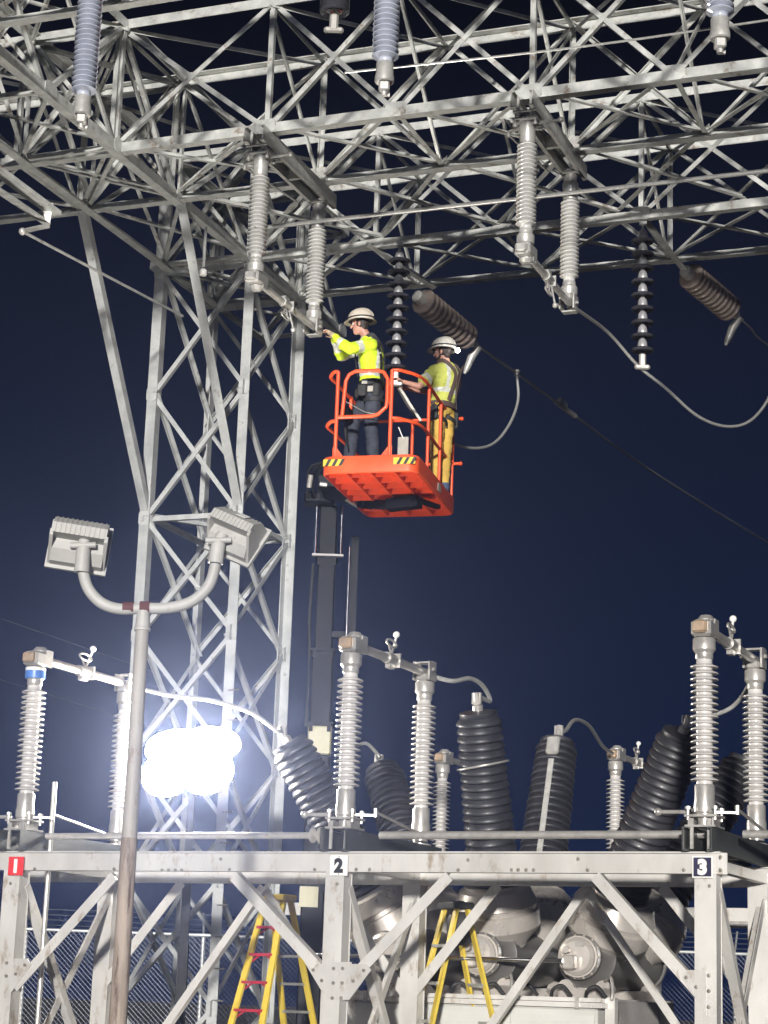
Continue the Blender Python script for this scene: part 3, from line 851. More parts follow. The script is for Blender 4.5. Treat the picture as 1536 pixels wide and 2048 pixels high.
# ------------------------------------------------------------------ circuit breaker
brk = thing('circuit_breaker', 'large three phase breaker with six black bushings on a pale cabinet', 'circuit breaker', S(.37, 3.6, 0))
ZT = 2.15
def ax_mat(p, d): return frame_z(p, d, vS)
for k, a in enumerate((-.70, .37, 1.43)):
    tank = MB().lathe([(.10, -.02), (.205, 0), (.225, .01), (.225, .05), (.205, .06), (.21, .12), (.29, .22), (.31, .23), (.31, .26), (.29, .27), (.29, 1.93), (.315, 1.94), (.315, 1.98), (.28, 2.0), (.1, 2.05)], 32, frame_z(S(a, 2.62, ZT), vS)).build('tank', 'tankdark', brk, world=True, smooth=35)
    MB().lathe([(.05, -.10), (.15, -.09), (.185, -.06), (.19, -.03), (.205, -.028), (.205, .0)], 28, frame_z(S(a, 2.60, ZT), vS)).build('end_cover', 'tank', tank, world=True, smooth=35)
    MB().cbox(S(a - .03, 2.42, ZT - .06), (.13, .10, .14), .015, AXS).lathe([(.035, 0), (.035, .06)], 12, frame_z(S(a - .06, 2.44, ZT + .06), -vS)).build('linkage_box', 'tank', tank, world=True)
    # saddle under the tank
    for b in (2.85, 4.35):
        m = MB().box(S(a, b, 1.80), (.55, .12, .10), AXS)
        for s_ in (-1, 1): m.lathe([(.09, -.06), (.09, .06)], 14, frame_z(S(a + .2 * s_, b, 1.84), vS))
        m.build('saddle', 'tank', tank, world=True)
    side = (-1.14, 0.0, 1.14)[k]
    for fb, base_b, sgn in ((0, 3.17, -1), (1, 4.05, 1)):
        p0 = S(a, base_b, ZT + .02)
        rise = sqrt(max(.1, 2.58 ** 2 - side ** 2 - .78 ** 2))
        d = (uS * side + vS * (.78 * sgn) + Z * rise).normalized()
        Mx = ax_mat(p0, d)
        bush = MB()
        prof = [(.20, .74)]
        n_sh = 21; s0, s1_ = .76, 2.50; pit = (s1_ - s0) / n_sh
        for q in range(n_sh):
            f = q / n_sh; R = .285 - .045 * f; rc = R - .036; s_ = s0 + pit * q
            R2 = R - (.005 if q % 2 else 0)
            prof += [(rc, s_), (R2 * .955, s_ + pit * .08), (R2 * .99, s_ + pit * .18), (R2, s_ + pit * .30), (R2 * .985, s_ + pit * .48), (R2 * .95, s_ + pit * .68), (rc + .008, s_ + pit * .86)]
        prof += [(.19, s1_ + .01), (.20, s1_ + .02), (.20, s1_ + .06), (.12, s1_ + .075)]
        b_ = bush.lathe(prof, 32, Mx).build('bushing', 'black', brk, world=True, smooth=50)
        MB().lathe([(.29, .10), (.30, .14), (.43, .28), (.45, .31), (.45, .47), (.42, .485), (.42, .525), (.44, .54), (.37, .70), (.31, .73), (.31, .755)], 32, Mx).build('current_transformer', 'tank', b_, world=True, smooth=30)
        MB().lathe([(.055, s1_ + .07), (.055, s1_ + .13), (.035, s1_ + .14), (.035, s1_ + .26)], 14, Mx).box(p0 + d * (s1_ + .2), (.10, .04, .12), AXS).build('terminal', 'cast', b_, world=True, smooth=35)
for k, a in enumerate((-.70, .37, 1.43)):
    for q in range(14):
        th = 2 * pi * q / 14
        o = put('flange_bolt', BOLT, brk, S(a + .212 * cos(th), 2.626, ZT + .212 * sin(th)) - brk.location, (-vS).to_track_quat('Z', 'Y').to_euler())
        o.scale = (.9, .9, 1.4)
    MB().box(S(a + .05, 2.494, ZT + .12), (.10, .004, .05), AXS).build('nameplate', 'cast', brk, world=True)
    MB().tube(bez([S(a + .25, 2.70, ZT - .22), S(a + .36, 2.55, ZT - .2), S(a + .40, 2.48, ZT - .33), S(a + .40, 2.46, 1.74)], 6), .017, 8).build('conduit', 'cast', brk, world=True, smooth=40)
m = MB().tube([S(-1.4, 2.36, ZT - .05), S(1.35, 2.36, ZT - .05)], .022, 10)
m.build('operating_rod', 'chrome', brk, world=True, smooth=40)
m = MB().cbox(S(.36, 3.3, .90), (2.65, 1.7, 1.5), .02, AXS); m.build('cabinet', 'cabinet', brk, world=True)
m = MB().box(S(.36, 3.3, 1.68), (2.80, 1.84, .05), AXS).box(S(.36, 3.3, 1.73), (2.74, 1.78, .04), AXS); m.build('cabinet_top', 'alum', brk, world=True)
for x in (-.52, .36, 1.24):
    dr_ = MB().box(S(x, 2.437, .88), (.84, .012, 1.40), AXS).build('door', 'cabinet', brk, world=True)
    MB().box(S(x + .33, 2.415, 1.0), (.03, .03, .16), AXS).build('handle', 'cast', dr_, world=True)
for x in (-.8, .0, .8, 1.5):
    MB().box(S(x, 2.372, 1.70), (.04, .02, .11), AXS).build('latch', 'cast', brk, world=True)
for a in (-1.05, 1.78):
    for b in (2.6, 4.5):
        MB().box(S(a, b, .88), (.10, .10, 1.76), AXS).build('leg', 'alum', brk, world=True)
m = MB().box(S(1.98, 3.1, 1.55), (.42, .5, .36), AXS); m.build('junction_box', 'tankdark', brk, world=True)
for q in range(7):
    aa = -.6 + q * .36
    MB().tube(bez([S(aa, 2.46, 1.74), S(aa + .03, 2.42, 1.82), S(aa + .12, 2.44, 1.86), S(aa + .2, 2.5, 1.76)], 6), .018, 8).build('hose', 'hose', brk, world=True, smooth=40)

# loose cover strips on the two centre bushings
d_f = (vS * -.78 + Z * sqrt(2.58 ** 2 - .78 ** 2)).normalized(); d_r = (vS * .78 + Z * sqrt(2.58 ** 2 - .78 ** 2)).normalized()
o_f, o_r = S(.37, 3.17, ZT + .02), S(.37, 4.05, ZT + .02)
n_f = d_f.cross(uS).normalized()
ringp = [o_f + d_f * (2.0 + .05 * cos(q + .6)) + (uS * cos(q) + n_f * sin(q)) * .268 for q in [2 * pi * k / 28 for k in range(29)]]
MB().tube(ringp, .012, 6).build('wrap_strip', 'cast', brk, world=True, smooth=40)
n_r = uS.cross(d_r).normalized()
if n_r.y > 0: n_r = -n_r
for sg_, w_ in ((.06, .065),):
    MB().box(o_r + d_r * 1.55 + uS * sg_ + n_r * .272, (w_, .012, 1.35), (uS, n_r, d_r)).build('wrap_strip', 'castgrey', brk, world=True)
MB().cbox(o_r + d_r * 2.40 + uS * .05 + n_r * .25, (.15, .07, .22), .02, (uS, n_r, d_r)).build('terminal_cover', 'castgrey', brk, world=True)

def bush_top(k, rear):
    a = (-.70, .37, 1.43)[k]; side = (-1.14, 0., 1.14)[k]; sgn = 1 if rear else -1
    rise = sqrt(2.58 ** 2 - side ** 2 - .78 ** 2)
    d = (uS * side + vS * (.78 * sgn) + Z * rise).normalized()
    return S(a, 4.05 if rear else 3.17, ZT + .02) + d * 2.74
jaw = lambda t: t.matrix_basis @ Vector((W_SW + .18, 0, 1.95))
def arc(p, q, up, out=0.0):
    p, q = Vector(p), Vector(q)
    return [p, p.lerp(q, .22) + Z * up * .75, p.lerp(q, .5) + Z * up, p.lerp(q, .8) + Z * up * .62, q]
wire('jumper_cable', 'grey jumper arching from switch 2 to the centre black bushing', [jaw(sw), at_y(905, 1362, 20.9), at_y(940, 1357, 21.1), at_y(966, 1372, 21.3), at_y(980, 1402, 21.45), bush_top(1, 0)], .024, 'cable')
wire('jumper_cable', 'pale jumper arching over the floodlight to the left black bushing', [jaw(s1), at_y(340, 1390, 22.3), at_y(420, 1400, 22.2), at_y(500, 1424, 22.0), at_y(555, 1462, 21.8), bush_top(0, 0)], .022, 'cable')
wire('jumper_cable', 'grey jumper from switch 3 back to the right black bushing', [jaw(s3), at_y(1480, 1398, 20.0), at_y(1440, 1426, 20.1), bush_top(2, 0)], .022, 'cable')
rp = r_1.matrix_basis @ Vector((-.1, 0, 1.95))
wire('jumper_cable', 'grey jumper arching from rear centre bushing to the far switch', [bush_top(1, 1), at_y(1130, 1462, 23.6), at_y(1150, 1440, 24.1), at_y(1178, 1452, 24.8), at_y(1205, 1492, 25.8), rp], .024, 'cable')
rp2 = r_2.matrix_basis @ Vector((-.1, 0, 1.95))
wire('jumper_cable', 'short jumper rising behind switch 2 from the rear left bushing', [bush_top(0, 1), at_y(758, 1512, 23.6), at_y(735, 1488, 24.2), at_y(715, 1490, 25)], .022, 'cable')

# ------------------------------------------------------------------ step ladders
def ladder(name, label, c, rz, h, w0, w1, spread, n, red, steps_rear):
    t = thing(name, label, 'ladder', c, (0, 0, rz), 'yellow step ladders')
    def pt(s_, f, z):                       # s_ = -1/1 rail, f = 0 front / 1 rear
        k = 1 - z / h
        return Vector((s_ * (w0 + (w1 - w0) * k) / 2, spread * k * (.52 if f else -.48) + (.06 if f else -.06), z))
    for f in (0, 1):
        for s_ in (-1, 1):
            p, q = pt(s_, f, 0), pt(s_, f, h)
            m = MB().bar(p, q, .026 if f else .03, .075, Vector((1, 0, 0)))
            r_ = m.build('rail', 'yellow', t)
            MB().box(p + Z * .02, (.06, .10, .04)).build('foot', 'hose', r_)
    for k in range(1, n):
        z = h * k / n
        a, b = pt(-1, 0, z), pt(1, 0, z)
        MB().box((a + b) / 2, ((b - a).length - .03, .085, .03)).build('step', 'redstep' if red else 'stepgrey', t)
        if red:
            for e_ in (a, b):
                sg = 1 if e_.x < 0 else -1
                MB().bar(e_ + Vector((sg * .02, .02, -.07)), e_ + Vector((sg * .12, .02, -.01)), .012, .02).build('step_brace', 'redstep', t)
        if k in steps_rear:
            a, b = pt(-1, 1, z), pt(1, 1, z)
            MB().box((a + b) / 2, ((b - a).length - .02, .045, .028)).build('spreader_bar', 'stepgrey', t)
    MB().cbox((0, 0, h + .03), (w0 + .10, .24, .07), .012).build('top_cap', 'yellow' if red else 'hose', t)
    for s_ in (-1, 1):
        MB().bar(pt(s_, 0, h * .45), pt(s_, 1, h * .45), .006, .03).build('spreader', 'stepgrey', t)
    return t
top1 = at_y(556, 1792, 23.4)
ladder('step_ladder', 'yellow step ladder with red steps below the boom', (top1.x, top1.y, 0), -radians(38), top1.z - .05, .27, .62, 1.55, 9, True, (1, 2, 3, 4, 5, 6, 7))
top2 = at_y(912, 1808, 21.0)
lad2 = ladder('step_ladder', 'yellow step ladder in front of the breaker, black bag hung near its top', (top2.x, top2.y, 0), -radians(66), top2.z - .05, .27, .60, 1.3, 7, False, (1, 2, 3, 4, 5))
bagp = at_y(920, 1822, 21.0)
bag = thing('tool_bag', 'black cloth tool bag hanging on the ladder by the breaker', 'bag', bagp - Z * .34)
rings = []
for zz, sx, sy in ((.0, .07, .05), (.04, .12, .07), (.16, .13, .075), (.27, .11, .06), (.33, .09, .04)):
    rings.append([Vector((sx * cos(q) * (1 + .12 * sin(3 * q + zz * 20)), sy * sin(q), zz)) for q in [2 * pi * k / 14 for k in range(14)]])
MB().loft(rings).build('pouch', 'strap', bag, smooth=60)
MB().tube(bez([(-.08, 0, .31), (-.05, 0, .42), (.05, 0, .42), (.08, 0, .31)], 6), .01, 6).build('handle', 'strap', bag)

# ------------------------------------------------------------------ chain link fence
FD = 36.0
fence = thing('chain_link_fence', 'chain link fence with barbed wire strands behind the yard', 'fence', (0, FD, 0))
fz = at_y(400, 1870, FD).z
FX0, FX1 = -12.0, 13.0
MB().tube([(FX0, 0, fz), (FX1, 0, fz)], .03, 10).build('top_rail', 'fencerail', fence, smooth=40)
x = FX0
while x <= FX1:
    p_ = MB().tube([(x, .05, 0), (x, .05, fz + .02)], .038, 10).tube([(x, .05, fz), (x, -.22, fz + .36)], .018, 6).build('post', 'fencerail', fence, smooth=40)
    x += 3.05
for k in range(4):
    MB().tube([(FX0, -.05 - .055 * k, fz + .08 + .085 * k), (FX1, -.05 - .055 * k, fz + .08 + .085 * k)], .006, 5).build('barbed_strand', 'fence', fence)
mm = MB()
D = .085
H_ = fz - .05
nx = int((FX1 - FX0 + H_) / D)
r_ = .0042
for sgn in (1, -1):
    for k in range(nx + 1):
        x0 = FX0 - (H_ if sgn > 0 else 0) + k * D
        x1 = x0 + sgn * H_ if sgn > 0 else x0 - H_
        za, zb_ = .05, fz
        xa, xb = x0, x1
        if sgn < 0: xa, xb = x0, x0 - H_
        # clip to the fence length
        def clip(xx): return max(FX0, min(FX1, xx))
        ca, cb = clip(xa), clip(xb)
        if abs(ca - cb) < .02: continue
        f0 = (ca - xa) / (xb - xa); f1 = (cb - xa) / (xb - xa)
        mm.tube([(ca, .004 * sgn, za + (zb_ - za) * f0), (cb, .004 * sgn, za + (zb_ - za) * f1)], r_, 3, caps=False)
me_ = mm.build('wire_mesh', 'fence', fence)
me_['kind'] = 'stuff'

# ------------------------------------------------------------------ near floodlight pole
pd = 14.0
ptop = at_y(287, 1222, pd)
lp = thing('light_pole', 'grey peeling lamp pole with two unlit floodlights in the foreground', 'light pole', (ptop.x, ptop.y, 0))
zt_ = ptop.z
zj = at_y(262, 1676, pd).z
MB().tube([(0, 0, zj - .02), (0, 0, zt_ - .12)], .05, 20, radii=[.053, .047]).build('pole', 'pole', lp, smooth=40)
rng = []
pts_ = [(0, 0, zj * k / 12) for k in range(13)]
MB().tube(pts_, .06, 20, radii=[.066 - .0009 * k for k in range(13)]).build('pole_sleeve', 'polewood', lp, smooth=40)
MB().lathe([(.058, -.14), (.058, -.12), (.052, -.115), (.046, -.02), (.046, .0)], 20, Matrix.Translation((0, 0, zt_))).build('collar', 'lampgrey', lp, smooth=35)
def LPp(x, y): return at_pl(x, y, ptop, Vector((0, 1, 0))) - lp.location
armL = bez([LPp(290, 1216), LPp(240, 1218), LPp(203, 1206), LPp(177, 1178), LPp(166, 1142), LPp(164, 1112)], 8)
armR = bez([LPp(280, 1216), LPp(335, 1216), LPp(383, 1203), LPp(417, 1172), LPp(431, 1128), LPp(434, 1095)], 8)
MB().tube(armL, .040, 16).build('arm', 'lampgrey', lp, smooth=40)
MB().tube(armR, .040, 16).build('arm', 'lampgrey', lp, smooth=40)
MB().tube([LPp(246, 1216), LPp(268, 1216)], .044, 16).build('rust_band', 'rust', lp, smooth=40)
MB().tube([LPp(280, 1215), LPp(300, 1215)], .045, 16).build('rust_band', 'rust', lp, smooth=40)
def flood_head(c, rot, sticker):
    e_ = put('lamp_head', None, lp, c, rot) if False else None
    W2 = .19
    def sec(poly, x0, x1):
        return [[Vector((x, y, z)) for y, z in poly] for x in (x0, x1)]
    m = MB()
    # tapered shell with a pocket at the back for the knuckle
    up_ = [(.13, .155), (-.01, .150), (-.115, .075), (-.115, .0), (.0, .0), (.13, .0)]
    lo_ = [(.13, -.001), (-.0, -.001), (.0, -.075), (.06, -.15), (.13, -.155)]
    m.loft(sec(up_, -W2, W2)); m.loft(sec(lo_, -W2 * .96, W2 * .96))
    for s_ in (-1, 1):
        m.prism([(.12, -.15), (-.10, -.02), (-.115, .02), (.12, .02)], (s_ * W2 - .012, 0, 0), (0, 1, 0), (0, 0, 1), (1, 0, 0), .024)
    o = m.build('lamp_head', 'lampgrey', lp)
    o.location = c; o.rotation_euler = rot
    MB().box((0, .142, 0), (W2 * 2 + .05, .03, .36)).build('rim', 'lampgrey', o)
    MB().box((0, .159, 0), (W2 * 2 - .02, .006, .29)).build('lens', 'glassdark', o)
    for k in range(11):
        x = -W2 + .02 + k * (2 * W2 - .04) / 10
        MB().prism([(-.012, .149), (-.116, .072), (-.116, .0), (-.122, .0), (-.122, .075), (-.014, .156)], (x - .004, 0, 0), (0, 1, 0), (0, 0, 1), (1, 0, 0), .008).build('fin', 'lampgrey', o)
    if sticker:
        MB().box((.045, -.072, .123), (.085, .004, .085), (Vector((1, 0, 0)), Vector((0, .58, -.81)), Vector((0, .81, .58)))).build('sticker', 'white', o)
    return o
hL = flood_head(LPp(158, 1082), (radians(-8), radians(6), radians(6)), False)
hR = flood_head(LPp(466, 1062), (radians(-18), radians(24), radians(-22)), True)
hR.scale = (.9, .9, .9)
for pts2 in ([LPp(164, 1146), LPp(166, 1120), LPp(168, 1095), LPp(170, 1080)], [LPp(431, 1128), LPp(434, 1105), LPp(438, 1085), LPp(446, 1068)]):
    MB().tube([p + Vector((0, -.02, 0)) for p in pts2], .05, 16, radii=[.055, .052, .05, .038]).build('knuckle', 'lampgrey', lp, smooth=40)
    MB().tube([pts2[2] + Vector((-.09, -.05, .0)), pts2[2] + Vector((.09, -.05, .01))], .022, 10).build('hinge_bolt', 'lampgrey', lp, smooth=40)

# ------------------------------------------------------------------ lit portable light tower
ld = 22.6
lc = at_y(388, 1518, ld)
lt = thing('light_tower', 'portable light tower with four glaring lit floodlights in front of the lattice tower', 'light tower', (lc.x, lc.y, 0))
for k, (z0, z1, w) in enumerate(((.9, 2.2, .11), (2.1, 3.4, .09), (3.3, lc.z + .1, .07))):
    MB().box((0, 0, (z0 + z1) / 2), (w, w, z1 - z0)).build('mast_section', 'boom', lt)
MB().box((0, 0, lc.z), (.7, .06, .06)).box((0, 0, lc.z - .25), (.06, .06, .5)).build('crossbar', 'galv', lt)
m = MB().cbox((0, .5, .85), (1.1, 1.9, .9), .06); m.build('engine_hood', 'white', lt)
for s_ in (-1, 1):
    MB().lathe([(.2, -.1), (.32, -.09), (.34, -.04), (.34, .04), (.32, .09), (.2, .1)], 24, frame_z(Vector((s_ * .75, .5, .34)), Vector((1, 0, 0)))).build('wheel', 'tyre', lt, smooth=35)
MB().tube([(0, -.4, .45), (0, -1.5, .45)], .05, 8).build('tow_bar', 'galv', lt)
for k, (px_, py_) in enumerate(((348, 1498), (424, 1490), (340, 1546), (410, 1542))):
    c = at_y(px_, py_, ld - .1)
    d = Vector(((-.15, .1, -.25, .0)[k], -.8, (.95, 1.05, .40, .42)[k])).normalized()
    Mx = frame_z(c - lt.location, d, Z)
    hd = MB().lathe([(.11, -.23), (.17, -.20), (.285, -.03), (.305, -.01), (.305, .02), (.285, .02)], 24, Mx).build('lamp_head', 'lampgrey', lt, smooth=35)
    MB().lathe([(.315, .021), (.30, .06), (.25, .085), (.15, .10), (.05, .105)], 24, Mx).build('lens', 'lens', hd, smooth=60)  # lens widened past its head so its shape takes in the bloom
    MB().bar(c - lt.location - d * .2, Vector(((-.3, .3)[k % 2], 0, lc.z)), .04, .04).build('yoke', 'galv', hd)

# ------------------------------------------------------------------ scattering volume added to imitate lens bloom round the lamps
hz = MB().box((0, 35, 16.5), (160, 110, 35)).build('bloom_haze', None)
hz['kind'] = 'stuff'
hm = bpy.data.materials.new('bloom_scatter'); hm.use_nodes = True
hn = hm.node_tree.nodes; hn.clear()
ho = hn.new('ShaderNodeOutputMaterial'); hv = hn.new('ShaderNodeVolumePrincipled')
hv.inputs['Color'].default_value = (.50, .60, 1.0, 1)
hv.inputs['Density'].default_value = .0019
hv.inputs['Anisotropy'].default_value = .90
hm.node_tree.links.new(hv.outputs[0], ho.inputs['Volume'])
hz.data.materials.append(hm)
# ------------------------------------------------------------------ boom lift with orange platform
TBk = radians(14)
ub = Vector((cos(TBk), -sin(TBk), 0)); vb = Vector((sin(TBk), cos(TBk), 0))
Pn = at_y(737, 945, 23.9)
AXB = (ub, vb, Z)
HW, DP = .60, 2.30
def PB(x, y, z): return Pn + ub * x + vb * y + Z * z
boom_base = at_y(640, 1500, 27.3)
lift = thing('boom_lift', 'boom lift with dark boom raising an orange work platform', 'boom lift', (boom_base.x, boom_base.y, 0))
def rrect(hw, y0, y1, r, z, n=5):
    pts = []
    for cx, cy, a0 in ((hw - r, y0 + r, -pi / 2), (hw - r, y1 - r, 0), (-hw + r, y1 - r, pi / 2), (-hw + r, y0 + r, pi)):
        for k in range(n + 1):
            q = a0 + (pi / 2) * k / n
            pts.append(PB(cx + r * cos(q), cy + r * sin(q), z))
    return pts
plat = thing('platform', '', '')
del plat['label']; del plat['category']
plat.parent = lift
plat.location = Pn - lift.location
ZD = .11
def PL(m, name, mat, smooth=False): return m.build(name, mat, plat, world=True, smooth=smooth)
# toe board: closed ring wall with a lip
m = MB()
m.loft([rrect(HW - .02, .02, DP - .02, .13, .0), rrect(HW, 0, DP, .15, .012), rrect(HW, 0, DP, .15, .20), rrect(HW - .006, .006, DP - .006, .144, .215), rrect(HW - .025, .025, DP - .025, .125, .215), rrect(HW - .025, .025, DP - .025, .125, .0)], caps=False)
PL(m, 'toe_board', 'orange', 30)
PL(MB().loft([rrect(HW - .026, .026, DP - .026, .124, ZD - .012), rrect(HW - .026, .026, DP - .026, .124, ZD)]), 'deck', 'orange')
for k in range(1, 4):
    PL(MB().box(PB(-HW + .3 * k, DP / 2, .055), (.022, DP - .07, .085), AXB), 'deck_rib', 'orange')
for k in range(1, 8):
    PL(MB().box(PB(0, DP * k / 8, .057), (2 * HW - .07, .022, .077), AXB), 'deck_rib', 'orange')
# hazard stripes on the front corners
for x0 in (-HW + .01, HW - .30):
    st = PL(MB().box(PB(x0 + .14, -.004, .135), (.27 if x0 > 0 else .24, .004, .085), AXB), 'hazard_tape', 'hazy')
    for j in range(3):
        xx = x0 + .05 + .085 * j
        poly = [(0, -.0425), (.04, -.0425), (.085, .0425), (.045, .0425)]
        MB().prism(poly, PB(xx - .01, -.0075, .135), ub, Z, vb, .003).build('black_stripe', 'ink', plat, world=True)
PL(MB().box(PB(HW + .004, 1.25, .11), (.004, .17, .10), AXB), 'data_plate', 'paper')
RT = 1.30; RM = .69; rr = .021
def tube(name, pts, r=rr, mat='orange'): return PL(MB().tube(pts, r, 10), name, mat, 40)
xl, xr, yn, yf = -HW + .05, HW - .05, .05, DP - .06
# near face: two posts, rounded gate frame
xg0, xg1 = -.44, .24
tube('post', [PB(xg0, yn, .1), PB(xg0, yn, RT)], .024)
tube('post', [PB(xg1, yn, .1), PB(xg1, yn, RT)], .024)
gate = [(xg0 + .02, RM + .03), (xg0 + .44, RM + .03), (xg0 + .52, RM + .05), (xg1 - .06, RM + .14), (xg1 - .05, RM + .22), (xg1 - .05, RT - .12), (xg1 - .10, RT - .03), (xg1 - .18, RT), (xg0 + .22, RT), (xg0 + .14, RT - .04), (xg0 + .10, RT - .12), (xg0 + .07, RM + .04)]
tube('gate_frame', [PB(x, yn - .005, z) for x, z in gate], .024)
for x, s_ in ((xg0, 1), (xg1, -1)):
    PL(MB().prism([(0, 0), (.12 * s_, 0), (.012 * s_, .14), (-.03 * s_, .14), (-.03 * s_, 0)], PB(x, yn - .012, .2), ub, Z, vb, .012), 'corner_gusset', 'orange')
# left hand rail ends that stick out past the posts
for z, o_ in ((RT + .0, -.12), (RM - .02, -.14)):
    tube('rail_end', bez([PB(xg0, yn, z), PB(xg0 + o_ * .5, yn + .02, z + .005), PB(xg0 + o_, yn + .10, z - .03), PB(xg0 + o_, yn + .3, z - .03)], 5), .024)
    tube('side_rail', [PB(xg0 + o_, yn + .3, z - .03), PB(xl, yf, z)], rr)
# right side rails sweep back to the far end
for z in (RT, RM):
    tube('side_rail', bez([PB(xg1, yn, z), PB(xg1 + .12, yn + .06, z), PB(xr, yn + .35, z - .02), PB(xr, yf * .6, z - .02), PB(xr, yf, z)], 6), rr)
    tube('end_rail', [PB(xl, yf, z), PB(xr + .10, yf, z)], rr)
    PL(MB().sphere(PB(xr + .11, yf, z), .028), 'rail_knob', 'orange', 50)
for x, y in ((xr, .75), (xr, 1.45), (xr, yf - .02), (xl, yf - .02), (xl, 1.1), (0.0, yf)):
    tube('post', [PB(x, y, .1), PB(x, y, RT)], .022)
PL(MB().box(PB(.36, .25, .35), (.13, .03, .30), (ub, vb, Z)), 'document_box', 'paper')
PL(MB().bar(PB(.30, .22, .62), PB(.36, .24, .47), .012, .012), 'hanger', 'stepgrey')
PL(MB().cbox(PB(-.42, .35, .85), (.16, .22, .16), .02, AXB), 'control_box', 'boom')
for q, (z_, dy_) in enumerate(((RT - .05, .0), (RM + .05, .02))):
    PL(MB().tube(bez([PB(-.42, .35, .78 - .1 * q), PB(-.40, .5, .45), PB(-.44, .9 + dy_, .35 + .05 * q), PB(xl + .02, 1.3, .5), PB(xl + .03, 1.9, .2)], 6), .012, 8), 'control_cable', 'hose', 40)
for x_, y_ in ((xr, .75), (xr, 1.45)):
    PL(MB().box(PB(x_ + .0, y_, .22), (.055, .09, .03), AXB), 'post_foot', 'orange')
PL(MB().tube(bez([PB(xg1, yn, .95), PB(xg1 - .1, yn + .05, .80), PB(xg1 - .3, yn + .05, .78), PB(xg0 + .1, yn + .05, .93)], 6), .006, 6), 'gate_chain', 'stepgrey', 40)
# jib, rotator and boom
bx, by = boom_base.x, boom_base.y
def LF(m, name, mat, smooth=False): return m.build(name, mat, lift, world=True, smooth=smooth)
jt = at_y(640, 985, 26.6)
LF(MB().cbox(at_y(640, 1000, 26.75), (.42, .34, .16), .03), 'boom_head', 'boom')
LF(MB().bar(at_y(655, 985, 26.6), at_y(735, 1008, 25.6), .16, .13), 'jib_arm', 'boom')
LF(MB().bar(PB(-.05, 1.25, -.10), PB(.38, 1.15, -.09), .16, .14), 'rotator_beam', 'boom')
LF(MB().bar(at_y(735, 1008, 25.6), PB(.0, 1.25, -.10), .12, .11), 'jib_arm', 'boom')
LF(MB().tube([at_y(700, 1006, 26), PB(.30, 1.2, -.06)], .03, 10), 'cylinder_rod', 'chrome', 40)
LF(MB().bar(PB(.32, 1.05, -.07), PB(.52, 1.6, -.05), .07, .05), 'rotator_bracket', 'boom')
LF(MB().prism([(0, 0), (.16, -.09), (.07, .05)], at_y(690, 1000, 25.5), Vector((1, 0, 0)), Z, Vector((0, 1, 0)), .05), 'guard_plate', 'cast')
LF(MB().cbox(at_y(652, 965, 26.4), (.24, .25, .20), .03), 'rotary_actuator', 'boom')
for q in range(3):
    p0 = at_y(622 + 8 * q, 935 + 4 * q, 26.2); p1 = at_y(618 + 14 * q, 1004, 26.65)
    LF(MB().tube(bez([at_y(650 + 6 * q, 925, 25.7), p0, p0.lerp(p1, .5) + Vector((-.03, 0, 0)), p1], 6), .02, 8), 'hydraulic_hose', 'hose', 40)
LF(MB().tube([at_y(622, 950, 26.1), at_y(618, 975, 26.15)], .035, 10), 'hose_fitting', 'cast', 40)
LF(MB().tube([at_y(640, 968, 26.05), at_y(654, 970, 26.05)], .03, 10), 'hose_fitting', 'cast', 40)
zb_top = at_y(638, 1010, 26.75).z
def sect(name, w, d, z0, z1, mat, dx=0, dy=0):
    return LF(MB().cbox((bx + dx, by - .4 + dy, (z0 + z1) / 2), (w, d, z1 - z0), .02), name, mat)
zA = at_y(638, 1112, 26.8).z; zBm = at_y(638, 1300, 26.8).z; zC_ = at_y(638, 1452, 26.8).z; zD_ = at_y(638, 1510, 26.8).z
for dx in (-.16, .18):
    LF(MB().tube([(bx + dx, by - .55, zA), (bx + dx, by - .55, zb_top)], .026, 10), 'guide_rod', 'chrome', 40)
LF(MB().box((bx + .01, by - .55, zA), (.42, .10, .03)), 'guide_foot', 'tankdark')
sect('inner_boom', .24, .26, zBm - .2, zb_top, 'boom')
sect('middle_boom', .28, .30, zC_ - .2, zBm, 'boom')
sect('boom_collar', .31, .33, zD_, zC_, 'khaki')
sect('outer_boom', .30, .34, 1.2, zD_, 'boom')
LF(MB().tube([(bx + .30, by - .55, at_y(690, 1420, 26.8).z), (bx + .30, by - .55, at_y(690, 1095, 26.8).z)], .020, 10), 'hose_track', 'chrome', 40)
LF(MB().box((bx + .37, by - .5, at_y(690, 1250, 26.8).z), (.10, .10, 2.4)), 'hose_carrier', 'boom')
LF(MB().box((bx + .25, by - .5, at_y(690, 1270, 26.8).z), (.28, .10, .08)), 'carrier_bracket', 'boom')
LF(MB().box((bx - .05, by - .6, at_y(635, 1795, 26.8).z), (.24, .04, .26)), 'warning_plate', 'khaki')
for z_, w_ in ((zBm, .30), (zA - .02, .27), (zC_ + .03, .33)):
    for s_ in (-1, 1):
        LF(MB().box((bx + s_ * w_ * .36, by - .4 - w_ * .5 - .02, z_ - .06), (.05, .02, .10)), 'wear_pad', 'boom')
    LF(MB().box((bx, by - .4, z_), (w_ + .02, w_ + .06, .03)), 'end_collar', 'boom')
for q in range(3):
    xx = bx - .165 - .012 * q
    LF(MB().tube(bez([(xx, by - .52 + .03 * q, zA - .1), (xx - .02, by - .5 + .03 * q, zBm + .4), (xx + .01, by - .5 + .03 * q, zBm - .3), (xx - .01, by - .5 + .03 * q, zC_)], 6), .011, 8), 'hydraulic_hose', 'hose', 40)
LF(MB().tube([(bx - .15, by - .62, zC_ + .2), (bx - .15, by - .62, zBm - .1)], .016, 8), 'lift_rod', 'chrome', 40)
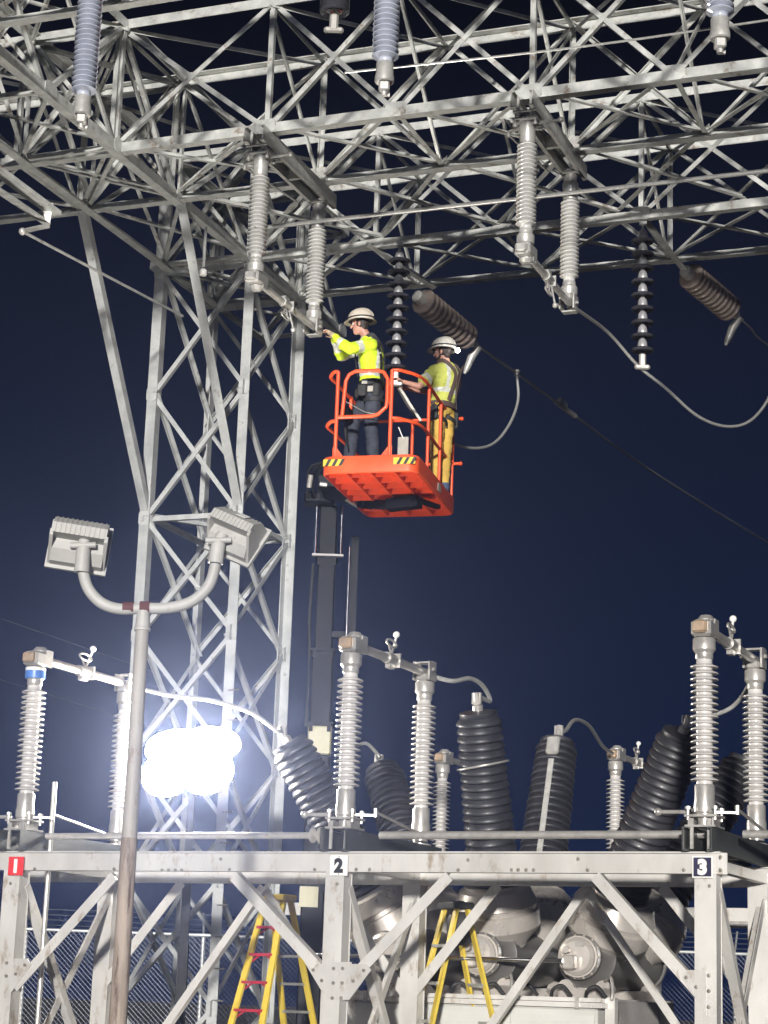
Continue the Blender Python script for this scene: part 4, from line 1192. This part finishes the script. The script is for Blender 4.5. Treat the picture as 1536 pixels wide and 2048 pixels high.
# turntable and chassis on the ground
LF(MB().cbox((bx, by - .2, 1.05), (1.3, 1.9, .56), .08), 'turntable', 'tankdark')
LF(MB().cbox((bx, by - .2, .60), (1.6, 2.6, .34), .05), 'chassis', 'boom')
for sx in (-1, 1):
    for sy in (-1, 1):
        wh = LF(MB().lathe([(.25, -.16), (.40, -.15), (.44, -.09), (.44, .09), (.40, .15), (.25, .16)], 28, frame_z(Vector((bx + sx * .95, by - .2 + sy * .95, .45)), Vector((1, 0, 0)))), 'wheel', 'tyre', 35)
        MB().lathe([(.08, -.17), (.24, -.165), (.25, -.12), (.25, .12), (.24, .165), (.08, .17)], 20, frame_z(Vector((bx + sx * .95, by - .2 + sy * .95, .45)), Vector((1, 0, 0)))).build('rim', 'white', wh, world=True, smooth=35)

# ------------------------------------------------------------------ people
def capsule(m, p, q, r0, r1, n=14, sc=None):
    p, q = Vector(p), Vector(q); d = q - p; L = d.length
    pr = []
    for k in range(5):
        th = -pi / 2 + (pi / 2) * k / 4
        pr.append((r0 * cos(th), r0 * sin(th)))
    for k in range(5):
        th = (pi / 2) * k / 4
        pr.append((r1 * cos(th), L + r1 * sin(th)))
    m.lathe(pr, n, frame_z(p, d))
def organic(name, m, voxel, mats, par, it=4, fold=0.0, fscale=14, pick=None):
    """weld overlapping solids into one continuous skin, smooth it and add folds"""
    me = m.mesh('tmp', None)
    o = bpy.data.objects.new('tmp', me); COL.objects.link(o)
    md = o.modifiers.new('r', 'REMESH'); md.mode = 'VOXEL'; md.voxel_size = voxel
    sm = o.modifiers.new('s', 'SMOOTH'); sm.iterations = it; sm.factor = .5
    dg = bpy.context.evaluated_depsgraph_get()
    res = bpy.data.meshes.new_from_object(o.evaluated_get(dg))
    bpy.data.objects.remove(o)
    if fold:
        for v in res.vertices:
            n1 = noise.noise(Vector(v.co) * fscale) + .5 * noise.noise(Vector(v.co) * fscale * 2.3)
            st_ = noise.noise(Vector((v.co.x * fscale * .8, v.co.y * fscale * .8, v.co.z * fscale * 2.2)))
            v.co += v.normal * fold * (n1 * .7 + st_ * .7)
    res.materials.clear()
    for mm_ in mats: res.materials.append(MT[mm_])
    if pick:
        for pl in res.polygons: pl.material_index = pick(pl.center)
    res.polygons.foreach_set('use_smooth', [True] * len(res.polygons))
    res.update()
    return put(name, res, par)
def torso(m, rings):
    """rings: (centre, forward vector, half depth, side vector, half width)"""
    R = []
    for c, f, a, s_, b in rings:
        R.append([c + f * (a * cos(q)) + s_ * (b * sin(q)) for q in [2 * pi * k / 20 for k in range(20)]])
    m.loft(R)
def hand(m, wrist, d, palm_n, thumb_s, curl=.5, sc=1.0):
    """palm and five bent fingers; d points along the hand, palm_n out of the palm"""
    d = Vector(d).normalized(); n = Vector(palm_n); n = (n - d * n.dot(d)).normalized(); s_ = d.cross(n) * thumb_s
    for k in range(4):
        capsule(m, wrist + d * .01 + s_ * (.014 - .011 * k), wrist + d * .085 * sc + s_ * (.034 - .0225 * k), .017, .0125, 8)
    for k, L in enumerate((.070, .080, .074, .058)):
        b = wrist + d * .088 * sc + s_ * (.036 - .0235 * k)
        d1 = (d * cos(curl * .6) + n * sin(curl * .6)); d2 = (d * cos(curl * 1.5) + n * sin(curl * 1.5)); d3 = (d * cos(curl * 2.2) + n * sin(curl * 2.2))
        p1 = b + d1 * L * .42; p2 = p1 + d2 * L * .34; p3 = p2 + d3 * L * .26
        capsule(m, b, p1, .0095, .009, 8); capsule(m, p1, p2, .009, .0083, 8); capsule(m, p2, p3, .0083, .0072, 8)
    t0 = wrist + d * .025 + s_ * .03
    t1 = t0 + (d * .55 + s_ * .75 + n * .25).normalized() * .042
    t2 = t1 + (d * .85 + s_ * .25 + n * .45).normalized() * .032
    capsule(m, t0, t1, .014, .0115, 8); capsule(m, t1, t2, .0115, .009, 8)
def head_solid(m, c, f, l, u, k=1.08):
    """skull, jaw, nose, ears round the head centre"""
    ax = (f, l, u)
    F0, L0, U0 = f, l, u; f, l, u = f * k, l * k, u * k
    m.sphere(c + u * .03, .1, 16, 12, (.98, .78, 1.0), ax)
    m.sphere(c + f * .018 - u * .035, .085, 14, 10, (.92, .74, 1.0), ax)
    m.sphere(c + f * .055 - u * .088, .034, 12, 8, (1, 1.05, .8), ax)
    m.sphere(c + f * .075 - u * .055, .028, 10, 8, (.8, 1.2, .7), ax)       # mouth
    capsule(m, c + f * .092 + u * .018, c + f * .114 - u * .022, .011, .015, 10)   # nose
    m.sphere(c + f * .082 + u * .036, .03, 10, 8, (.6, 2.0, .5), ax)        # brow
    for s_ in (-1, 1):
        m.sphere(c + l * (.078 * s_) - u * .008 - f * .008, .028, 10, 8, (.7, .35, 1.15), ax)
def helmet(par, c, f, l, u, mat, lamp=False):
    M4 = Matrix((f, l, u)).transposed().to_4x4(); M4.translation = c
    M4 = M4 @ Matrix.Scale(1.14, 4)
    Sx = Matrix.Diagonal((1.16, .98, 1.0, 1.0))
    o = MB().lathe([(.122, -.012), (.128, .0), (.127, .03), (.118, .065), (.098, .098), (.066, .122), (.03, .134), (.0, .137)], 28, M4 @ Sx, caps=False).build('hard_hat', mat, par, smooth=60)
    # full brim, dipping at front and back
    rings = []
    for r, dz in ((.124, .006), (.142, -.002), (.164, -.012), (.166, -.017), (.142, -.010), (.120, -.004)):
        rings.append([M4 @ Vector((r * cos(q) * (1.12 + .05 * cos(q)), r * sin(q) * .93, dz - .010 * abs(cos(q)))) for q in [2 * pi * k / 28 for k in range(28)]])
    MB().loft(rings, caps=False).build('brim', mat, o, smooth=60)
    rid = [M4 @ Vector((.132 * cos(q) * 1.16 * .98, 0, .006 + .138 * sin(q) * .98)) for q in [.25 + (pi - .5) * k / 14 for k in range(15)]]
    MB().tube(rid, .008, 8).build('ridge', mat, o, smooth=60)
    band = [M4 @ Vector((.131 * cos(q) * 1.16, .131 * sin(q) * .98, .018)) for q in [2 * pi * k / 24 for k in range(25)]]
    MB().tube(band, .009, 6).build('band', 'strap', o, smooth=60)
    if lamp:
        p = M4 @ Vector((-.185, -.02, -.045))
        MB().cbox(p, (.05, .06, .045), .01, (f, l, u)).build('lamp_body', 'strap', o)
        MB().sphere(p + l * .045, .032, 12, 8, (1, .6, 1), (f, l, u)).build('rear_lamp', 'headlamp', o, smooth=60)
    return o
def strap(par, pts, w, nrm_from, mat='strap', name='harness_strap', t=.007):
    """flat webbing laid along points, its face turned away from a centre line"""
    pts = bez(pts, 6); rings = []
    for i, p in enumerate(pts):
        tg = (pts[min(i + 1, len(pts) - 1)] - pts[max(i - 1, 0)]).normalized()
        n = p - Vector((nrm_from.x, nrm_from.y, p.z)); n = (n - tg * n.dot(tg)).normalized(); s_ = tg.cross(n)
        rings.append([p + s_ * w / 2, p + s_ * w / 2 + n * t, p - s_ * w / 2 + n * t, p - s_ * w / 2])
    return MB().loft(rings).build(name, mat, par)

def person(label, base, J, f, long_sleeve, shirt_m, trouser_m, boot_m, helmet_m, hf, hand_m, beard, head_u, lamp):
    t = thing('person', label, 'person', base, group=None)
    b = Vector(base)
    J = {k: Vector(v) - b for k, v in J.items()}
    f = Vector(f).normalized(); l = Z.cross(f).normalized()
    # --- body: one continuous skin
    m = MB()
    hc = J['head']; hu = Vector(head_u).normalized(); hfv = Vector(hf); hfv = (hfv - hu * hfv.dot(hu)).normalized(); hl = hu.cross(hfv)
    head_solid(m, hc, hfv, hl, hu)
    capsule(m, J['neck'], hc - hu * .05 - hfv * .015, .062, .058)
    tor = [(J['hip'] - Z * .05, f, .10, l, .155), (J['hip'] + Z * .06, f, .105, l, .16), (J['waist'], f, .10, l, .145), (J['chest'], f, .12, l, .175), (J['chest'].lerp(J['neck'], .55), f, .11, l, .18), (J['neck'], f, .065, l, .09)]
    torso(m, tor)
    for s_ in ('L', 'R'):
        capsule(m, J['sh' + s_], J['el' + s_], .056, .043); capsule(m, J['el' + s_], J['wr' + s_], .043, .029)
        capsule(m, J['chest'].lerp(J['neck'], .6), J['sh' + s_], .07, .062)
        hd = (J['hd' + s_] - J['wr' + s_]).normalized()
        hand(m, J['wr' + s_], hd, Vector((0, 0, -1)) if abs(hd.z) < .8 else f, 1 if s_ == 'L' else -1, .55)
        capsule(m, J['hp' + s_], J['kn' + s_], .085, .06); capsule(m, J['kn' + s_], J['an' + s_], .058, .042)
        capsule(m, J['an' + s_] - Z * .03 - f * .03, J['an' + s_] - Z * .045 + f * .14, .04, .035)
    body = organic('body', m, .0065, ['skin'], t, 3)
    for s_ in (-1, 1):
        MB().sphere(hc + hfv * .083 + hl * (.033 * s_) + hu * .012, .013, 10, 8).build('eye', 'white', body, smooth=60)
        MB().sphere(hc + hfv * .092 + hl * (.034 * s_) + hu * .012, .007, 8, 6).build('pupil', 'ink', body, smooth=60)
    # hair under the hat
    m = MB(); m.sphere(hc + hu * .028 - hfv * .016, .104, 16, 10, (.97, .82, .98), (hfv, hl, hu))
    m.sphere(hc - hu * .045 - hfv * .055, .05, 12, 8, (.8, 1.2, 1), (hfv, hl, hu))
    organic('hair', m, .01, ['hair'], t, 2)
    if beard:
        m = MB(); m.sphere(hc + hfv * .052 - hu * .088, .046, 12, 8, (1.05, 1.25, .9), (hfv, hl, hu))
        for s_ in (-1, 1): capsule(m, hc + hl * (.066 * s_) - hu * .03 + hfv * .005, hc + hl * (.04 * s_) - hu * .088 + hfv * .035, .014, .02)
        organic('beard', m, .008, ['hair'], t, 2)
    # --- shirt
    m = MB(); g_ = .018
    torso(m, [(J['hip'] + Z * .03, f, .135, l, .19), (J['hip'] + Z * .10, f, .142, l, .195), (J['waist'], f, .138, l, .185), (J['chest'], f, .160, l, .222), (J['chest'].lerp(J['neck'], .55), f, .142, l, .215), (J['neck'] + Z * .005, f, .082, l, .105)])
    for s_ in ('L', 'R'):
        capsule(m, J['chest'].lerp(J['neck'], .6), J['sh' + s_], .09, .082)
        if long_sleeve:
            capsule(m, J['sh' + s_], J['el' + s_], .088, .076)
            sag = J['el' + s_].lerp(J['wr' + s_], .35) - Z * .025
            capsule(m, J['el' + s_], sag, .076, .072); capsule(m, sag, J['el' + s_].lerp(J['wr' + s_], .95), .070, .042)
        else:
            capsule(m, J['sh' + s_], J['sh' + s_].lerp(J['el' + s_], .62), .080, .088)
    def pick(c):
        for s_ in ('L', 'R'):
            p, q = J['sh' + s_], J['el' + s_]; d = q - p; tt = (c - p).dot(d) / d.length_squared; dist = (c - p - d * tt).length
            if long_sleeve:
                if .45 < tt < .72 and dist < .12: return 1
                p2, q2 = J['el' + s_], J['wr' + s_]; d2 = q2 - p2; t2 = (c - p2).dot(d2) / d2.length_squared
                if .40 < t2 < .62 and (c - p2 - d2 * t2).length < .11: return 1
            elif .40 < tt < .62 and dist < .14: return 1
        rel = c - J['waist']
        if abs(rel.z - (.02 if long_sleeve else .045)) < .028 and abs(rel.dot(l)) < .24: return 1
        if (c - J['neck']).z < .02 and abs(abs((c - J['chest']).dot(l)) - .105) < .026 and c.z > J['waist'].z + .02 and abs((c - J['chest']).dot(f)) > .03: return 1
        return 0
    shirt = organic('shirt', m, .011, [shirt_m, 'reflect'], t, 3, .017, 11, pick)
    # --- trousers
    m = MB()
    torso(m, [(J['hip'] - Z * .09, f, .115, l, .165), (J['hip'], f, .128, l, .182), (J['hip'] + Z * .07, f, .124, l, .178)])
    for s_ in ('L', 'R'):
        capsule(m, J['hp' + s_], J['kn' + s_], .108, .083); capsule(m, J['kn' + s_], J['an' + s_] + Z * .03, .083, .073)
    zsplit = J['anL'].z + .14
    organic('trousers', m, .011, [trouser_m, boot_m], t, 3, .015, 10, (lambda c: 1 if (beard and c.z < zsplit) else 0))
    # --- boots
    for s_ in ('L', 'R'):
        m = MB(); a_ = J['an' + s_]
        capsule(m, a_ + Z * .08, a_ - Z * .03, .058, .055); capsule(m, a_ - Z * .035 - f * .03, a_ - Z * .04 + f * .16, .05, .046)
        organic('boot', m, .012, ['boot'], t, 2)
    # --- gloves
    if hand_m:
        for s_ in ('L', 'R'):
            m = MB(); hd = (J['hd' + s_] - J['wr' + s_]).normalized()
            w_ = J['wr' + s_]
            hand(m, w_, hd, Vector((0, 0, -1)), 1 if s_ == 'L' else -1, .55, 1.02)
            capsule(m, w_ - hd * .05, w_ + hd * .03, .042, .034)
            for v in m.v: pass
            organic('glove', m, .006, [hand_m], t, 2)
    h_ = helmet(t, hc + hu * .058 - hfv * .006, hfv, hl, hu, helmet_m, lamp)
    return t, J, f, l

deck_z = PB(0, 0, ZD).z
def on_deck(px, d):
    p = at_y(px, 920, d); return Vector((p.x, p.y, deck_z))
# first worker: reaching left to the hanging switch
J1 = dict(hip=at_y(742, 781, 24.46), waist=at_y(743, 757, 24.46), chest=at_y(742, 713, 24.44), neck=at_y(735, 677, 24.44), head=at_y(721, 650, 24.44),
          shL=at_y(742, 690, 24.25), elL=at_y(700, 697, 24.12), wrL=at_y(668, 672, 24.24), hdL=at_y(653, 658, 24.27),
          shR=at_y(730, 690, 24.64), elR=at_y(684, 711, 24.66), wrR=at_y(668, 676, 24.42), hdR=at_y(655, 660, 24.36),
          hpL=at_y(748, 789, 24.35), hpR=at_y(738, 789, 24.56), knL=at_y(742, 850, 24.30), knR=at_y(706, 850, 24.58))
for s_, px_, d_ in (('L', 748, 24.34), ('R', 697, 24.62)):
    q = on_deck(px_, d_); J1['an' + s_] = q + Z * .09
w1, JJ, f1, l1_ = person('worker in bright yellow long sleeves and cream hard hat, reaching up left', on_deck(735, 24.46), J1, (-.96, .28, 0), True, 'hivis', 'denim', 'denim', 'helmet_tan', (-.95, .28, .05), 'leather', False, (-.05, .0, 1), False)
c_ = JJ['chest']
def ringpts(c, f, l, a, b, n=14, tilt=Vector((0, 0, 0)), ph=0):
    return [c + f * (a * cos(q)) + l * (b * sin(q)) + Z * (tilt.dot(f * cos(q) + l * sin(q))) for q in [ph + 2 * pi * k / n for k in range(n + 1)]]
strap(w1, ringpts(JJ['hip'] + Z * .05, f1, l1_, .158, .207, tilt=f1 * -.03), .075, JJ['hip'], 'strap', 'tool_belt')
strap(w1, ringpts(JJ['hip'] + Z * -.035, f1, l1_, .150, .20, tilt=f1 * .02), .05, JJ['hip'], 'strap', 'harness_strap')
for s_ in ('L', 'R'):
    strap(w1, ringpts(JJ['hp' + s_] - Z * .09, f1, l1_, .122, .122), .045, JJ['hp' + s_], 'strap', 'leg_strap')
    sg = 1 if s_ == 'L' else -1
    strap(w1, [JJ['hip'] + f1 * -.135 + l1_ * .05 * sg + Z * .1, JJ['chest'] - f1 * .145 + l1_ * .08 * sg, JJ['neck'] - f1 * .09 + l1_ * .11 * sg + Z * .01, JJ['chest'] + f1 * .16 + l1_ * .11 * sg + Z * .06, JJ['waist'] + f1 * .155 + l1_ * .09 * sg], .045, JJ['chest'] + Z * 0, 'strap')
for a_, s2, sz in ((.05, .19, (.13, .07, .15)), (-.12, .17, (.10, .08, .17)), (.16, .02, (.07, .11, .13))):
    MB().cbox(JJ['hip'] + f1 * a_ + l1_ * (s2 + .01) - Z * .05, sz, .02, (f1, l1_, Z)).build('tool_pouch', 'strap', w1)
MB().box(JJ['hip'] + f1 * .02 + l1_ * .222 + Z * .05, (.07, .012, .06), (f1, l1_, Z)).build('buckle', 'stepgrey', w1)
MB().box(JJ['hip'] - f1 * .06 + l1_ * .232 - Z * .05, (.07, .012, .07), (f1, l1_, Z)).build('pouch_flap', 'paper', w1)

# second worker: back half turned, working at the rail
J2 = dict(hip=at_y(884, 818, 25.55), waist=at_y(888, 793, 25.54), chest=at_y(891, 760, 25.52), neck=at_y(892, 727, 25.52), head=at_y(886, 706, 25.52),
          shL=at_y(867, 743, 25.38), elL=at_y(838, 773, 25.28), wrL=at_y(808, 764, 25.32), hdL=at_y(795, 757, 25.34),
          shR=at_y(908, 741, 25.68), elR=at_y(868, 786, 25.80), wrR=at_y(818, 778, 25.60), hdR=at_y(800, 773, 25.54),
          hpL=at_y(876, 828, 25.48), hpR=at_y(893, 828, 25.63), knL=at_y(874, 893, 25.44), knR=at_y(892, 893, 25.62))
for s_, px_, d_ in (('L', 868, 25.42), ('R', 889, 25.68)):
    q = on_deck(px_, d_); J2['an' + s_] = Vector((J2['kn' + s_].x - .02, J2['kn' + s_].y, deck_z + .09))
w2, K, f2, l2_ = person('worker in short sleeved yellow shirt, ochre trousers and white hard hat', on_deck(884, 25.55), J2, (-.80, .60, 0), False, 'hivisdull', 'ochre', 'jean', 'helmet_white', (-.90, .42, -.05), None, True, (0, 0, 1), True)
for sg in (1, -1):
    strap(w2, [K['hip'] - f2 * .15 + l2_ * .07 * sg + Z * .08, K['chest'] - f2 * .175 + l2_ * .03 * sg, K['chest'] - f2 * .155 + l2_ * .08 * sg + Z * .13, K['neck'] + l2_ * .125 * sg + Z * .005, K['chest'] + f2 * .165 + l2_ * .10 * sg + Z * .05, K['hip'] + f2 * .15 + l2_ * .1 * sg + Z * .06], .05, K['chest'], 'brownstrap')
strap(w2, ringpts(K['hip'] + Z * .03, f2, l2_, .155, .205), .07, K['hip'], 'brownstrap', 'tool_belt')
strap(w2, [K['shR'] - f2 * .07 - l2_ * .06 + Z * .04, K['chest'] - f2 * .17 - l2_ * .09, K['waist'] - f2 * .16 - l2_ * .06, K['hip'] - f2 * .14 - l2_ * .10], .12, K['chest'], 'brownstrap', 'back_pad')
for s_ in ('L', 'R'):
    strap(w2, ringpts(K['hp' + s_] - Z * .11, f2, l2_, .122, .122, tilt=l2_ * .05), .05, K['hp' + s_], 'strap', 'leg_strap')
MB().cbox(K['hip'] + l2_ * .21 - f2 * .02 - Z * .10, (.12, .06, .20), .02, (f2, l2_, Z)).build('tool_pouch', 'strap', w2)
MB().cbox(K['hip'] - l2_ * .20 - f2 * .06 - Z * .12, (.12, .07, .24), .02, (f2, l2_, Z)).build('tool_pouch', 'strap', w2)
for dx, dz in ((.04, .04), (-.09, .07)):
    p = K['hip'] + l2_ * .235 + f2 * dx + Z * dz
    hk = [p + f2 * (.025 * cos(q)) * 1.0 + Z * (.03 * sin(q) - .05) for q in [pi * .5 + (1.5 * pi) * k / 10 for k in range(11)]]
    MB().tube([p + Z * .05, p] + hk, .008, 8).build('safety_hook', 'hazy', w2, smooth=40)

lan = MB().tube(bez([J2['hdR'] + Vector((0, 0, -.03)), at_y(806, 786, 25.4), at_y(822, 812, 25.35), at_y(842, 842, 25.3)], 6), .019, 10).build('rope', 'rope', smooth=40)
rebase(lan, at_y(842, 842, 25.3)); tag(lan, 'short white rope held by the second worker at the rail', 'rope')
